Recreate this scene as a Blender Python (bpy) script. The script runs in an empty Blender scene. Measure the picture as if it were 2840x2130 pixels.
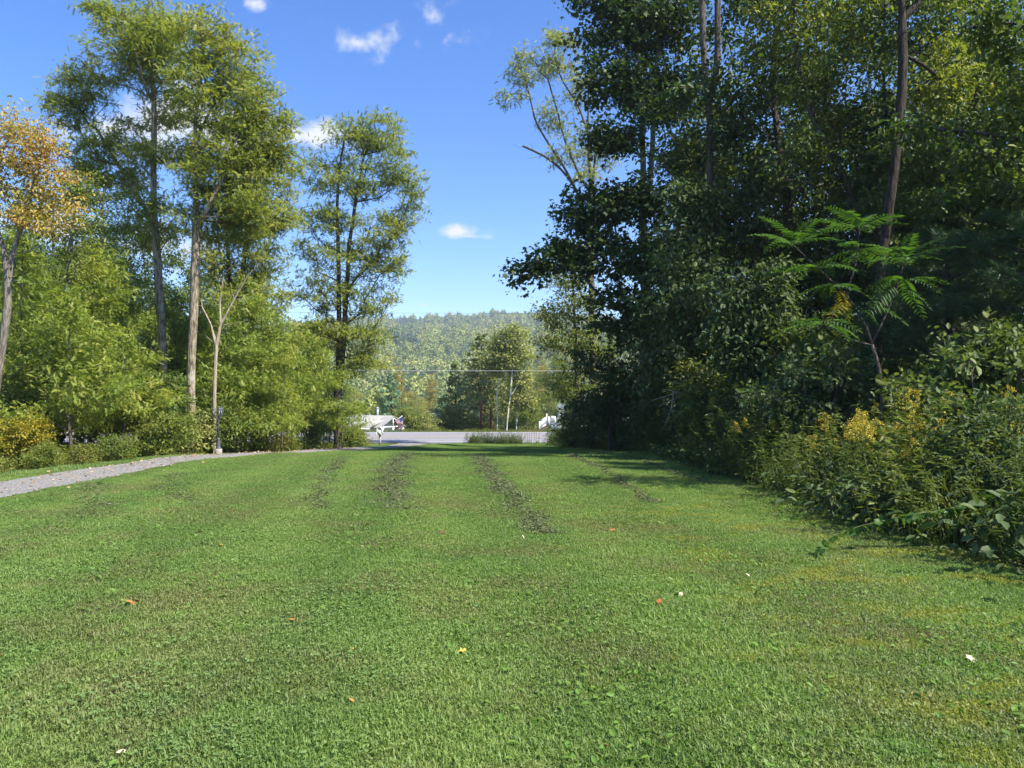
import bpy, math, random
import numpy as np
from mathutils import Vector, Matrix, Euler

# ------------------------------------------------------------------ camera, world, sun, exposure
SC = bpy.context.scene
COL = SC.collection
FP = 2133.0                      # focal length in photo pixels (2840 wide)
EYE = 1.65
PITCH = math.atan(25.0 / FP)
SUN_AZ = math.radians(121)       # clockwise from the view direction (+Y)
SUN_EL = math.radians(49)

cam_d = bpy.data.cameras.new("camera")
cam_d.sensor_fit = 'HORIZONTAL'
cam_d.angle_x = 2 * math.atan(1420.0 / FP)
cam_d.clip_start = 0.05
cam_d.clip_end = 6000
cam = bpy.data.objects.new("camera", cam_d)
COL.objects.link(cam)
cam.location = (0, 0, EYE)
cam.rotation_euler = (math.radians(90) + PITCH, 0, 0)
SC.camera = cam

def W(px, py, D):
    """point at depth D (metres along +Y) seen at photo pixel px,py"""
    cx = (px - 1420.0) / FP
    cy = (1065.0 - py) / FP
    d = np.array([cx, math.cos(PITCH) - cy * math.sin(PITCH), math.sin(PITCH) + cy * math.cos(PITCH)])
    return np.array([0, 0, EYE]) + d * (D / d[1])

world = bpy.data.worlds.new("World")
SC.world = world
world.use_nodes = True
def build_world():
    nt = world.node_tree
    N = nt.nodes; L = nt.links
    N.clear()
    out = N.new('ShaderNodeOutputWorld')
    sky = N.new('ShaderNodeTexSky')
    sky.sky_type = 'NISHITA'
    sky.sun_disc = False
    sky.sun_elevation = SUN_EL
    sky.sun_rotation = SUN_AZ
    sky.altitude = 300
    sky.air_density = 1.0
    sky.dust_density = 0.2
    sky.ozone_density = 3.5
    bg = N.new('ShaderNodeBackground')
    bg.inputs['Strength'].default_value = 0.092
    hs = N.new('ShaderNodeHueSaturation'); hs.inputs['Saturation'].default_value = 1.3; hs.inputs['Hue'].default_value = .512
    L.new(sky.outputs[0], hs.inputs['Color']); L.new(hs.outputs[0], bg.inputs['Color'])
    tc = N.new('ShaderNodeTexCoord')
    # cumulus puffs and thin wisps: centre (photo px), half sizes (px), weight
    puffs = [((1268, 643), (85, 22), 1.0), ((1300, 655), (70, 12), .9),
             ((470, 320), (150, 90), 1.1), ((640, 370), (150, 60), 1.0), ((860, 380), (130, 45), 1.0), ((330, 350), (110, 60), .9),
             ((430, 680), (140, 70), 1.0), ((120, 640), (160, 60), .8),
             ((1120, 105), (170, 60), .68), ((1200, 42), (80, 50), .78), ((1000, 118), (90, 30), .62), ((700, 12), (50, 20), .6), ((1185, 152), (45, 20), .55), ((905, 65), (50, 15), .45),
             ((1180, 560), (22, 12), .6), ((1268, 523), (22, 7), .5), ((1330, 850), (60, 7), .38), ((1170, 845), (40, 5), .36),
             ((2550, 120), (200, 120), .5), ((3400, 500), (300, 120), 1.0), ((-900, 300), (350, 120), 1.0), ((-500, -700), (300, 120), .6), ((4200, 100), (420, 160), .9)]
    noise = N.new('ShaderNodeTexNoise')
    noise.inputs['Scale'].default_value = 17
    noise.inputs['Detail'].default_value = 9
    noise.inputs['Roughness'].default_value = 0.6
    L.new(tc.outputs['Generated'], noise.inputs['Vector'])
    prev = None
    for (c, s, w) in puffs:
        d = W(c[0], c[1], 100) - np.array([0, 0, EYE])
        d /= np.linalg.norm(d)
        sub = N.new('ShaderNodeVectorMath'); sub.operation = 'SUBTRACT'
        L.new(tc.outputs['Generated'], sub.inputs[0]); sub.inputs[1].default_value = tuple(d)
        mul = N.new('ShaderNodeVectorMath'); mul.operation = 'MULTIPLY'
        L.new(sub.outputs[0], mul.inputs[0])
        rx = s[0] / FP; rz = s[1] / FP
        mul.inputs[1].default_value = (1 / rx, 1 / rx, 1 / rz)
        ln = N.new('ShaderNodeVectorMath'); ln.operation = 'LENGTH'
        L.new(mul.outputs[0], ln.inputs[0])
        mr = N.new('ShaderNodeMapRange')
        mr.inputs['From Min'].default_value = 1.7; mr.inputs['From Max'].default_value = 0.0
        mr.inputs['To Min'].default_value = 0.0; mr.inputs['To Max'].default_value = w
        L.new(ln.outputs['Value'], mr.inputs['Value'])
        if prev is None:
            prev = mr.outputs[0]
        else:
            mx = N.new('ShaderNodeMath'); mx.operation = 'MAXIMUM'
            L.new(prev, mx.inputs[0]); L.new(mr.outputs[0], mx.inputs[1])
            prev = mx.outputs[0]
    nm = N.new('ShaderNodeMapRange')
    nm.inputs['From Min'].default_value = .3; nm.inputs['From Max'].default_value = .72
    nm.inputs['To Min'].default_value = -.42; nm.inputs['To Max'].default_value = .42
    L.new(noise.outputs[0], nm.inputs['Value'])
    gate = N.new('ShaderNodeMath'); gate.operation = 'ADD'
    L.new(prev, gate.inputs[0]); L.new(nm.outputs[0], gate.inputs[1])
    mk = N.new('ShaderNodeMapRange'); mk.interpolation_type = 'SMOOTHSTEP'
    mk.inputs['From Min'].default_value = .34; mk.inputs['From Max'].default_value = .92
    L.new(gate.outputs[0], mk.inputs['Value'])
    cl = N.new('ShaderNodeBackground')
    cl.inputs['Color'].default_value = (.93, .96, 1, 1)
    cl.inputs['Strength'].default_value = .38
    mix = N.new('ShaderNodeMixShader')
    L.new(mk.outputs[0], mix.inputs[0]); L.new(bg.outputs[0], mix.inputs[1]); L.new(cl.outputs[0], mix.inputs[2])
    L.new(mix.outputs[0], out.inputs['Surface'])
build_world()

sun_d = bpy.data.lights.new("sun", 'SUN')
sun_d.energy = 4.3
sun_d.angle = math.radians(0.5)
sun_d.color = (1.0, 0.94, 0.82)
sun = bpy.data.objects.new("sun", sun_d)
COL.objects.link(sun)
SUNV = Vector((math.sin(SUN_AZ) * math.cos(SUN_EL), math.cos(SUN_AZ) * math.cos(SUN_EL), math.sin(SUN_EL)))
sun.rotation_euler = SUNV.to_track_quat('Z', 'Y').to_euler()
sun.location = (40, -20, 60)

SC.view_settings.view_transform = 'Standard'
SC.view_settings.look = 'None'
SC.view_settings.exposure = 1.46
SC.view_settings.gamma = 1.0
SC.view_settings.use_curve_mapping = False
SC.render.engine = 'CYCLES'
SC.cycles.max_bounces = 8
SC.cycles.diffuse_bounces = 4
SC.cycles.transmission_bounces = 5
SC.cycles.glossy_bounces = 2
SC.cycles.volume_bounces = 0
SC.cycles.use_denoising = True
SC.cycles.caustics_reflective = False
SC.cycles.caustics_refractive = False
SC.cycles.sample_clamp_indirect = 6

# ------------------------------------------------------------------ ground shape
_py = np.array([-300, -60, 0, 12, 16, 19, 22, 25, 28, 32, 36, 40, 45, 50, 56.5, 58, 69, 71, 74, 85, 100, 150, 300, 450, 600, 800, 1000, 1200, 1400, 1500, 1700])
_pz = np.array([.5, .2, 0, 0, -.01, -.06, -.15, -.32, -.55, -.82, -1.07, -1.30, -1.55, -1.78, -2.07, -2.10, -1.90, -1.90, -2.0, -3.8, -4.5, -7, -12, -10, 6, 44, 64, 92, 122, 131, 110])
def G(x, y):
    x = np.asarray(x, float); y = np.asarray(y, float)
    def ramp(v, a, b): return np.clip((v - a) / (b - a), 0, 1)
    z = (np.interp(y - 1.2, _py, _pz) + np.interp(y, _py, _pz) * 2 + np.interp(y + 1.2, _py, _pz)) / 4
    onroad = ramp(y, 54, 57)
    z = z - 0.03 * np.clip(-x - 4, 0, 14) * (1 - onroad) * ramp(y, 2, 12)
    z = z + np.clip((x - 5) * .1, 0, .6) * (1 - onroad)
    near = 1 - ramp(y, 48, 56)
    z = z + near * (0.03 * np.sin(x * .7 + 1) * np.sin(y * .43) + .015 * np.sin(x * 1.7 + y * 1.1))
    z = z + ramp(x, -2, 6) * ramp(y, 73, 92) * (1 - ramp(y, 110, 160)) * 1.9      # right-hand yard across the road stands higher
    xc = np.interp(y, [18, 21, 25, 29, 33.5, 40, 50], [-9.3, -9.1, -8.9, -8.1, -6.9, -5.8, -5.8])
    z = z + (.17 + .09 * ramp(y, 28, 36)) * np.exp(-((x - xc) / 2.3) ** 2) * ramp(y, 17, 24) * (1 - ramp(y, 47, 56))
    far = ramp(y, 500, 1000)
    z = z + far * (10 * np.sin(x * .011 + y * .008 + .6) * np.clip((1250 - y) / 300, 0, 1) + 4 * np.sin(x * .0045 + 1.0) + 5 * np.sin(x * .011 + y * .006) + 3 * np.sin(x * .021 + 2.0 + y * .004))
    return z
def hit(px, py):
    lo = 2.5
    for D in np.arange(2.5, 120, .05):
        p = W(px, py, D)
        if p[2] <= G(p[0], p[1]): return p
    return W(px, py, 60)

# ------------------------------------------------------------------ helpers
def link(o, parent=None):
    COL.objects.link(o)
    if parent is not None: o.parent = parent
    return o
def tag(o, label=None, cat=None, group=None, kind=None):
    if label: o['label'] = label
    if cat: o['category'] = cat
    if group: o['group'] = group
    if kind: o['kind'] = kind
    return o
def empty(name, loc=(0, 0, 0), rz=0):
    o = bpy.data.objects.new(name, None); COL.objects.link(o)
    o.location = tuple(loc); o.rotation_euler = (0, 0, rz); o.empty_display_size = .2
    return o

class MB:
    """collects verts / polygons (any size) + a per-vertex tint"""
    def __init__(s): s.v = []; s.q = []; s.t = []; s.n = 0; s.tint = []
    def add(s, v, quads=None, tris=None, tint=0.5):
        v = np.asarray(v, float).reshape(-1, 3)
        if quads is not None and len(quads): s.q.append(np.asarray(quads, np.int64).reshape(-1, 4) + s.n)
        if tris is not None and len(tris): s.t.append(np.asarray(tris, np.int64).reshape(-1, 3) + s.n)
        s.v.append(v); s.tint.append(np.broadcast_to(np.asarray(tint, float), (len(v),))); s.n += len(v)
    def box(s, c, size, rz=0, tint=.5, rx=0, ry=0):
        x, y, z = np.array(size) / 2
        v = np.array([[-x, -y, -z], [x, -y, -z], [x, y, -z], [-x, y, -z], [-x, -y, z], [x, -y, z], [x, y, z], [-x, y, z]])
        R = np.array(Euler((rx, ry, rz)).to_matrix())
        s.add(v @ R.T + np.array(c), quads=[[0, 3, 2, 1], [4, 5, 6, 7], [0, 1, 5, 4], [1, 2, 6, 5], [2, 3, 7, 6], [3, 0, 4, 7]], tint=tint)
    def tube(s, pts, radii, sides=8, tint=.5, cap=True):
        pts = np.asarray(pts, float); n = len(pts)
        radii = np.broadcast_to(np.asarray(radii, float), (n,))
        tan = np.gradient(pts, axis=0); tan /= np.linalg.norm(tan, axis=1)[:, None] + 1e-9
        ref = np.array([0, 0, 1.]) if abs(tan[0][2]) < .8 else np.array([1., 0, 0])
        rings = []
        for i in range(n):
            u = np.cross(tan[i], ref); u /= np.linalg.norm(u) + 1e-9
            w = np.cross(u, tan[i]); ref = w if abs(tan[0][2]) < .8 else ref
            a = np.arange(sides) * 2 * math.pi / sides
            rings.append(pts[i] + radii[i] * (np.cos(a)[:, None] * u + np.sin(a)[:, None] * w))
        v = np.concatenate(rings)
        q = []
        for i in range(n - 1):
            for k in range(sides):
                k2 = (k + 1) % sides
                q.append([i * sides + k, i * sides + k2, (i + 1) * sides + k2, (i + 1) * sides + k])
        t = []
        if cap:
            for k in range(1, sides - 1):
                t.append([0, k + 1, k]); o = (n - 1) * sides; t.append([o, o + k, o + k + 1])
        s.add(v, quads=q, tris=t, tint=tint)
    def lathe(s, prof, c=(0, 0, 0), sides=12, tint=.5):
        pts = [(c[0], c[1], c[2] + z) for r, z in prof]
        v = []
        a = np.arange(sides) * 2 * math.pi / sides
        for (r, z) in prof: v.append(np.stack([c[0] + r * np.cos(a), c[1] + r * np.sin(a), np.full(sides, c[2] + z)], 1))
        q = []
        for i in range(len(prof) - 1):
            for k in range(sides):
                k2 = (k + 1) % sides
                q.append([i * sides + k, i * sides + k2, (i + 1) * sides + k2, (i + 1) * sides + k])
        n = len(prof); t = []
        for k in range(1, sides - 1):
            t.append([0, k + 1, k]); o = (n - 1) * sides; t.append([o, o + k, o + k + 1])
        s.add(np.concatenate(v), quads=q, tris=t, tint=tint)
    def mesh(s, name, mat, smooth=False):
        me = bpy.data.meshes.new(name)
        v = np.concatenate(s.v) if s.v else np.zeros((0, 3))
        q = np.concatenate(s.q) if s.q else np.zeros((0, 4), np.int64)
        t = np.concatenate(s.t) if s.t else np.zeros((0, 3), np.int64)
        me.vertices.add(len(v)); me.vertices.foreach_set('co', v.astype(np.float32).ravel())
        nl = q.size + t.size
        me.loops.add(nl); me.loops.foreach_set('vertex_index', np.concatenate([q.ravel(), t.ravel()]).astype(np.int32))
        me.polygons.add(len(q) + len(t))
        st = np.concatenate([np.arange(len(q)) * 4, q.size + np.arange(len(t)) * 3]).astype(np.int32)
        me.polygons.foreach_set('loop_start', st)
        me.update(calc_edges=True)
        me.validate()
        if len(me.vertices) == len(v):
            at = me.attributes.new('tint', 'FLOAT', 'POINT')
            at.data.foreach_set('value', np.concatenate(s.tint).astype(np.float32))
        if smooth: me.shade_smooth()
        if mat: me.materials.append(mat)
        return me
    def obj(s, name, mat, parent=None, smooth=False):
        return link(bpy.data.objects.new(name, s.mesh(name, mat, smooth)), parent)

# ------------------------------------------------------------------ materials
class NT:
    def __init__(s, name):
        s.m = bpy.data.materials.new(name); s.m.use_nodes = True
        s.t = s.m.node_tree; s.N = s.t.nodes; s.L = s.t.links; s.N.clear()
        s.out = s.N.new('ShaderNodeOutputMaterial')
    def n(s, typ, ins=None, **kw):
        o = s.N.new(typ)
        for k, v in kw.items(): setattr(o, k, v)
        if ins:
            for k, v in ins.items():
                if hasattr(v, 'is_linked') or isinstance(v, bpy.types.NodeSocket): s.L.new(v, o.inputs[k])
                else: o.inputs[k].default_value = v
        return o
    def math(s, op, a, b=0.0, c=0.0):
        return s.n('ShaderNodeMath', {0: a, 1: b, 2: c}, operation=op).outputs[0]
    def ramp(s, fac, stops):
        o = s.n('ShaderNodeValToRGB', {0: fac}); e = o.color_ramp.elements
        while len(e) < len(stops): e.new(.5)
        for i, (p, c) in enumerate(stops): e[i].position = p; e[i].color = (*c, 1)
        return o.outputs[0]
    def noise(s, vec, scale, detail=4, rough=.55):
        return s.n('ShaderNodeTexNoise', {'Vector': vec, 'Scale': scale, 'Detail': detail, 'Roughness': rough}).outputs[0]
    def mixc(s, f, a, b):
        o = s.n('ShaderNodeMix', data_type='RGBA')
        for k, v in ((0, f), (6, a), (7, b)):
            if isinstance(v, bpy.types.NodeSocket): s.L.new(v, o.inputs[k])
            else: o.inputs[k].default_value = v if k == 0 else (*v, 1)
        return o.outputs[2]
    def pos(s): return s.n('ShaderNodeNewGeometry').outputs['Position']
    def vmul(s, v, m): return s.n('ShaderNodeVectorMath', {0: v, 1: m}, operation='MULTIPLY').outputs[0]
    def mr(s, v, a, b, c=0., d=1.):
        return s.n('ShaderNodeMapRange', {0: v, 1: a, 2: b, 3: c, 4: d}).outputs[0]
    def surf(s, col, rough=.8, spec=.3, bump=None, bd=.02, bs=.5, metal=0.):
        p = s.n('ShaderNodeBsdfPrincipled', {'Roughness': rough, 'Specular IOR Level': spec, 'Metallic': metal})
        if isinstance(col, bpy.types.NodeSocket): s.L.new(col, p.inputs['Base Color'])
        else: p.inputs['Base Color'].default_value = (*col, 1)
        if bump is not None:
            b = s.n('ShaderNodeBump', {'Height': bump, 'Distance': bd, 'Strength': bs}); s.L.new(b.outputs[0], p.inputs['Normal'])
        s.L.new(p.outputs[0], s.out.inputs[0])
        return p

def plain(name, col, rough=.6, var=.15, spec=.35, metal=0.):
    t = NT(name); p = t.pos(); f = t.noise(p, 6, 5)
    c = t.mixc(f, tuple(x * (1 - var) for x in col), tuple(min(1, x * (1 + var)) for x in col))
    t.surf(c, rough, spec, t.noise(p, 60, 3), .004, .3, metal); return t.m

def leafmat(name, cols, trans=.38, rough=.55, tcol=(1.25, 1.35, .55), spread=.55, nscale=.35, spec=.35, rw=.12):
    t = NT(name)
    a = t.n('ShaderNodeAttribute', attribute_name='tint').outputs['Fac']
    ns = t.noise(t.pos(), nscale, 3)
    rnd = t.n('ShaderNodeObjectInfo').outputs['Random']
    f = t.math('MULTIPLY_ADD', a, spread, t.math('MULTIPLY_ADD', ns, .7, t.math('MULTIPLY_ADD', rnd, rw, -.08 - rw / 2)))
    k = len(cols)
    c = t.ramp(f, [(.06 + .88 * i / (k - 1), col) for i, col in enumerate(cols)])
    p = t.n('ShaderNodeBsdfPrincipled', {'Base Color': c, 'Roughness': rough, 'Specular IOR Level': spec})
    tc = t.vmul(c, tcol)
    tr = t.n('ShaderNodeBsdfTranslucent', {'Color': tc})
    mx = t.n('ShaderNodeMixShader', {0: trans, 1: p.outputs[0], 2: tr.outputs[0]})
    t.L.new(mx.outputs[0], t.out.inputs[0])
    return t.m

def barkmat(name, c0, c1, scale=1., lichen=None):
    t = NT(name); p = t.pos()
    st = t.vmul(p, (9 * scale, 9 * scale, 1.6 * scale))
    n1 = t.noise(st, 2.2, 6, .65); n2 = t.noise(p, 1.3, 3)
    c = t.mixc(t.mr(n1, .38, .62), c0, c1)
    if lichen: c = t.mixc(t.mr(n2, .58, .66, 0, .7), c, lichen)
    t.surf(c, .9, .15, n1, .06, 1.0); return t.m

def clr(*a): return [tuple(x) for x in a]
M = {}
M['locust'] = leafmat('locust_leaf', clr((.09, .13, .03), (.16, .205, .045), (.225, .265, .06), (.30, .315, .07), (.40, .36, .07)), trans=.48)
M['locust_y'] = leafmat('young_locust_leaf', clr((.085, .14, .028), (.15, .215, .04), (.215, .275, .052), (.29, .325, .062), (.40, .37, .06)), trans=.42)
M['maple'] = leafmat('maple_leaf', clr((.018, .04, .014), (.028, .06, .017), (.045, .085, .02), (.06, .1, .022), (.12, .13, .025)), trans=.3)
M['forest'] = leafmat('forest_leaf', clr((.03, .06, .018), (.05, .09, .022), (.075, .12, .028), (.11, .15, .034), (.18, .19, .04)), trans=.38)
M['forest_lit'] = leafmat('sunlit_forest_leaf', clr((.06, .10, .02), (.105, .155, .028), (.155, .20, .038), (.215, .24, .045), (.30, .27, .05)), trans=.42)  # lighter copy of the forest leaf, sunlight put into its colour
M['ash'] = leafmat('shrub_leaf', clr((.035, .065, .028), (.05, .085, .034), (.07, .11, .04), (.09, .13, .045), (.13, .15, .05)), trans=.3, rough=.6, spec=.25)
M['orange'] = leafmat('turning_leaf', clr((.16, .19, .045), (.26, .26, .06), (.37, .32, .075), (.45, .32, .09), (.48, .24, .1)), trans=.42, nscale=.55)
M['yellow'] = leafmat('yellow_leaf', clr((.13, .15, .02), (.25, .23, .025), (.38, .30, .03), (.45, .34, .03)), trans=.45)
M['tan'] = leafmat('autumn_leaf', clr((.15, .18, .045), (.24, .24, .06), (.33, .28, .08), (.4, .26, .08)), trans=.35)
M['pale'] = leafmat('pale_leaf', clr((.16, .20, .06), (.23, .26, .08), (.31, .32, .105), (.38, .36, .13)), trans=.4)
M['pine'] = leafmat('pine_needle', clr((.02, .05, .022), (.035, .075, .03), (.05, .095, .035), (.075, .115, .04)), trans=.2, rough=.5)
M['pine_lit'] = leafmat('sunlit_pine_needle', clr((.13, .17, .075), (.18, .22, .10), (.24, .27, .12), (.30, .32, .13)), trans=.42)  # needles brightened so the far pines look sunlit; light is in the colour
M['teal'] = leafmat('blue_pine_needle', clr((.10, .18, .11), (.15, .24, .15), (.19, .29, .18), (.23, .31, .18)), trans=.42)
M['sumac'] = leafmat('sumac_leaf', clr((.035, .08, .018), (.052, .115, .022), (.07, .145, .025), (.09, .175, .028)), trans=.4, spread=.5)
M['sumac_y'] = leafmat('sumac_turned_leaf', clr((.12, .14, .02), (.2, .18, .025), (.28, .2, .03), (.32, .17, .03)), trans=.45)
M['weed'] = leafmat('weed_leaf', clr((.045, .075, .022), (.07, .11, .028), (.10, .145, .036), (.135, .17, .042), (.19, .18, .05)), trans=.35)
M['weed_lit'] = leafmat('sunlit_weed_leaf', clr((.06, .1, .02), (.1, .15, .025), (.16, .19, .035), (.24, .22, .045), (.3, .23, .06)), trans=.38)  # yellower weed tones, also lightened to carry sunlight in the colour
M['gold'] = leafmat('goldenrod_flower', clr((.38, .30, .04), (.52, .40, .045), (.64, .50, .05)), trans=.25, spread=.8)
M['dry'] = leafmat('dry_stalk', clr((.10, .065, .035), (.17, .12, .06), (.25, .19, .1)), trans=.1)
M['hillleaf'] = leafmat('hill_forest_leaf', clr((.10, .15, .04), (.17, .225, .05), (.24, .28, .065), (.34, .33, .075), (.50, .35, .09)), trans=.15, spread=.25, nscale=.011, rw=.5)
M['hillpine'] = leafmat('hill_pine_leaf', clr((.045, .095, .05), (.07, .125, .06), (.10, .155, .07)), trans=.1, spread=.5, nscale=.02)
M['bark'] = barkmat('grey_bark', (.10, .085, .07), (.27, .24, .2))
M['bark_warm'] = barkmat('locust_bark', (.08, .062, .045), (.36, .30, .22), .8, (.42, .40, .33))
M['bark_dark'] = barkmat('dark_bark', (.035, .03, .026), (.12, .10, .085))
M['bark_mid'] = barkmat('ridged_bark', (.035, .03, .026), (.15, .125, .105), 1.0)
M['bark_deep'] = barkmat('shade_brown_bark', (.018, .015, .012), (.075, .06, .048), 1.0)  # bark darkened further: shade on the trunk is painted into it
M['bark_maple'] = barkmat('maple_bark', (.10, .095, .085), (.26, .25, .22), .8, (.4, .4, .35))
M['bark_pale'] = barkmat('pale_bark', (.24, .19, .14), (.45, .38, .3))
M['birch'] = barkmat('birch_bark', (.45, .44, .42), (.75, .74, .7), .5, (.2, .18, .16))
M['bark_red'] = barkmat('red_pine_bark', (.14, .07, .045), (.32, .17, .1))
M['white'] = plain('white_paint', (.78, .78, .77), .5, .05)
M['offwhite'] = plain('white_vinyl', (.72, .73, .75), .55, .06)
M['roof'] = plain('grey_shingle', (.27, .265, .25), .85, .2)
M['greymetal'] = plain('galvanised_metal', (.4, .4, .4), .45, .15, .5, .3)
M['lampmetal'] = plain('dark_lamp_metal', (.06, .075, .085), .45, .2, .5)
M['concrete'] = plain('concrete', (.30, .275, .235), .9, .18)
M['wood_post'] = plain('weathered_post', (.3, .29, .29), .85, .2)
M['brick'] = plain('red_brick', (.3, .12, .08), .85, .25)
M['red'] = plain('red_cloth', (.5, .06, .07), .8, .05)
M['cloth_w'] = plain('white_cloth', (.75, .73, .72), .8, .04)
M['blue'] = plain('blue_cloth', (.05, .07, .2), .8, .05)
M['black'] = plain('black_plastic', (.02, .02, .02), .4, .1)
M['orange_rim'] = plain('orange_rim', (.5, .13, .05), .5, .1)
M['wire'] = plain('bare_wire', (.35, .35, .36), .5, .1)
M['wire_dark'] = plain('dark_wire', (.06, .06, .06), .5, .1)
def glassmat():
    t = NT('lantern_glass')
    g = t.n('ShaderNodeBsdfGlossy', {'Color': (1, 1, 1, 1), 'Roughness': .05}); tr = t.n('ShaderNodeBsdfTransparent')
    mx = t.n('ShaderNodeMixShader', {0: .15, 1: tr.outputs[0], 2: g.outputs[0]}); t.L.new(mx.outputs[0], t.out.inputs[0]); return t.m
M['glass'] = glassmat()

ROWS = [([(-3.05, 22.6), (-2.8, 18.5), (-2.35, 15), (-1.95, 12.5), (-1.6, 10.6)], .62, .85),
        ([(-1.0, 22.6), (-.68, 18), (-.3, 14.5), (.1, 11.3), (.42, 9.0)], .44, 1.05),
        ([(1.35, 27), (1.72, 20), (1.98, 15), (2.12, 11.5)], .24, .8),
        ([(2.85, 25), (3.25, 18), (3.5, 13.5)], .22, .45),
        ([(-4.6, 21), (-3.8, 16), (-3.0, 12), (-2.6, 10.4)], .42, .3),
        ([(-8.0, 14.8), (-6.9, 12.6), (-5.9, 11.0), (-5.6, 9.8), (-6.4, 8.6)], .6, .2),
        ([(-7.2, 16.4), (-6.1, 13.6), (-5.0, 11.9), (-4.6, 11)], .6, .18)]

def lawn_colour(t, blade):
    """turf colour from world position; stripes follow the mower, moss and thin spots are noise"""
    p = t.pos(); sep = t.n('ShaderNodeSeparateXYZ', {0: p}); X, Y = sep.outputs[0], sep.outputs[1]
    big = t.noise(p, .28, 3); mid = t.noise(p, 1.1, 4); fine = t.noise(p, 7, 3)
    xs = t.math('MULTIPLY_ADD', Y, .10, X)                       # rows lean a little to the left with distance
    xs = t.math('MULTIPLY_ADD', big, .9, xs)
    st = t.math('SINE', t.math('MULTIPLY', xs, 3.3))  # mower stripes: light and dark of leaning blades put into the colour
    a = t.n('ShaderNodeAttribute', attribute_name='tint').outputs['Fac'] if blade else fine
    f = t.math('MULTIPLY_ADD', a, .42, t.math('MULTIPLY_ADD', mid, .55, t.math('MULTIPLY_ADD', st, .12, -.02)))
    c = t.ramp(f, [(.05, (.105, .17, .042)), (.34, (.158, .245, .06)), (.58, (.20, .295, .074)), (.80, (.265, .33, .095)), (.97, (.36, .35, .15))])
    thin = t.math('MULTIPLY', t.mr(t.noise(p, .6, 6, .7), .47, .62), t.mr(Y, 30, 9))
    c = t.mixc(t.math('MULTIPLY', thin, .6), c, (.215, .19, .085))
    lush = t.mr(t.noise(t.vmul(p, (1.0, 1.0, 1)), .9, 5, .65), .54, .66)
    c = t.mixc(t.math('MULTIPLY', lush, .4), c, (.085, .19, .045))
    right = t.math('MULTIPLY', t.mr(X, .2, 2.6), t.mr(Y, 13.5, 10.5))
    moss = t.math('MULTIPLY', t.mr(t.noise(t.vmul(p, (1, 1.5, 1)), 1.25, 4, .6), .52, .63), right)
    c = t.mixc(t.math('MULTIPLY', moss, .75), c, (.30, .30, .05))
    return c, p
def lawnmats():
    t = NT('lawn_turf'); c, p = lawn_colour(t, False)
    c = t.mixc(.5, c, (.09, .10, .04))
    t.surf(c, .95, .1, t.noise(p, 45, 4), .03, .8); M['lawn'] = t.m
    t = NT('grass_blade'); c, p = lawn_colour(t, True)
    b = t.n('ShaderNodeBsdfPrincipled', {'Base Color': c, 'Roughness': .5, 'Specular IOR Level': .35})
    tr = t.n('ShaderNodeBsdfTranslucent', {'Color': t.vmul(c, (1.15, 1.25, .6))})
    mx = t.n('ShaderNodeMixShader', {0: .45, 1: b.outputs[0], 2: tr.outputs[0]}); t.L.new(mx.outputs[0], t.out.inputs[0]); M['blade'] = t.m
lawnmats()
M['clover'] = leafmat('clover_leaf', clr((.10, .18, .05), (.14, .235, .065), (.18, .285, .085), (.22, .33, .11)), trans=.3, nscale=1.5)
M['plantain'] = leafmat('broad_lawn_leaf', clr((.07, .15, .025), (.1, .2, .03), (.14, .25, .04), (.19, .28, .05)), trans=.35, nscale=1.5)
M['clip'] = leafmat('cut_grass', clr((.055, .08, .028), (.08, .105, .038), (.105, .12, .047), (.15, .14, .06)), trans=.15, nscale=1.5)

def groundmats():
    t = NT('forest_floor'); p = t.pos()
    a = t.noise(p, .5, 5); b = t.noise(p, 9, 5)
    c = t.ramp(t.math('MULTIPLY_ADD', b, .6, t.math('MULTIPLY', a, .45)), [(.2, (.03, .032, .012)), (.5, (.06, .07, .02)), (.75, (.09, .10, .03)), (.95, (.14, .12, .05))])
    t.surf(c, .95, .1, b, .05, .8); M['floor'] = t.m
    t = NT('gravel'); p = t.pos()
    vor = t.n('ShaderNodeTexVoronoi', {'Vector': p, 'Scale': 32}); f = t.noise(p, 70, 4); g = t.noise(p, 1.4, 4)
    sep = t.n('ShaderNodeSeparateColor', {0: vor.outputs['Color']}).outputs[0]
    c = t.ramp(t.math('MULTIPLY_ADD', sep, .5, t.math('MULTIPLY', f, .5)), [(.15, (.09, .085, .08)), (.5, (.215, .205, .195)), (.85, (.36, .345, .32))])
    c = t.mixc(t.mr(g, .6, .75, 0, .5), c, (.14, .15, .06))
    t.surf(c, .95, .2, vor.outputs['Distance'], .03, .7); M['gravel'] = t.m
    t = NT('asphalt'); p = t.pos()
    n1 = t.noise(t.vmul(p, (.06, .9, 1)), 1.4, 5); n2 = t.noise(p, 40, 3)
    c = t.mixc(t.mr(n1, .3, .7), (.15, .145, .155), (.235, .225, .235)); c = t.mixc(t.mr(n2, .3, .7, 0, .25), c, (.3, .29, .29))
    t.surf(c, .8, .35, n2, .006, .5); M['asphalt'] = t.m
    t = NT('road_paint_white'); p = t.pos(); t.surf(t.mixc(t.mr(t.noise(p, 5, 4), .35, .7), (.75, .75, .74), (.5, .5, .5)), .7); M['pw'] = t.m
    t = NT('road_paint_yellow'); p = t.pos(); t.surf(t.mixc(t.mr(t.noise(p, 5, 4), .35, .7), (.55, .34, .08), (.35, .26, .14)), .7); M['py'] = t.m
groundmats()

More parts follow.
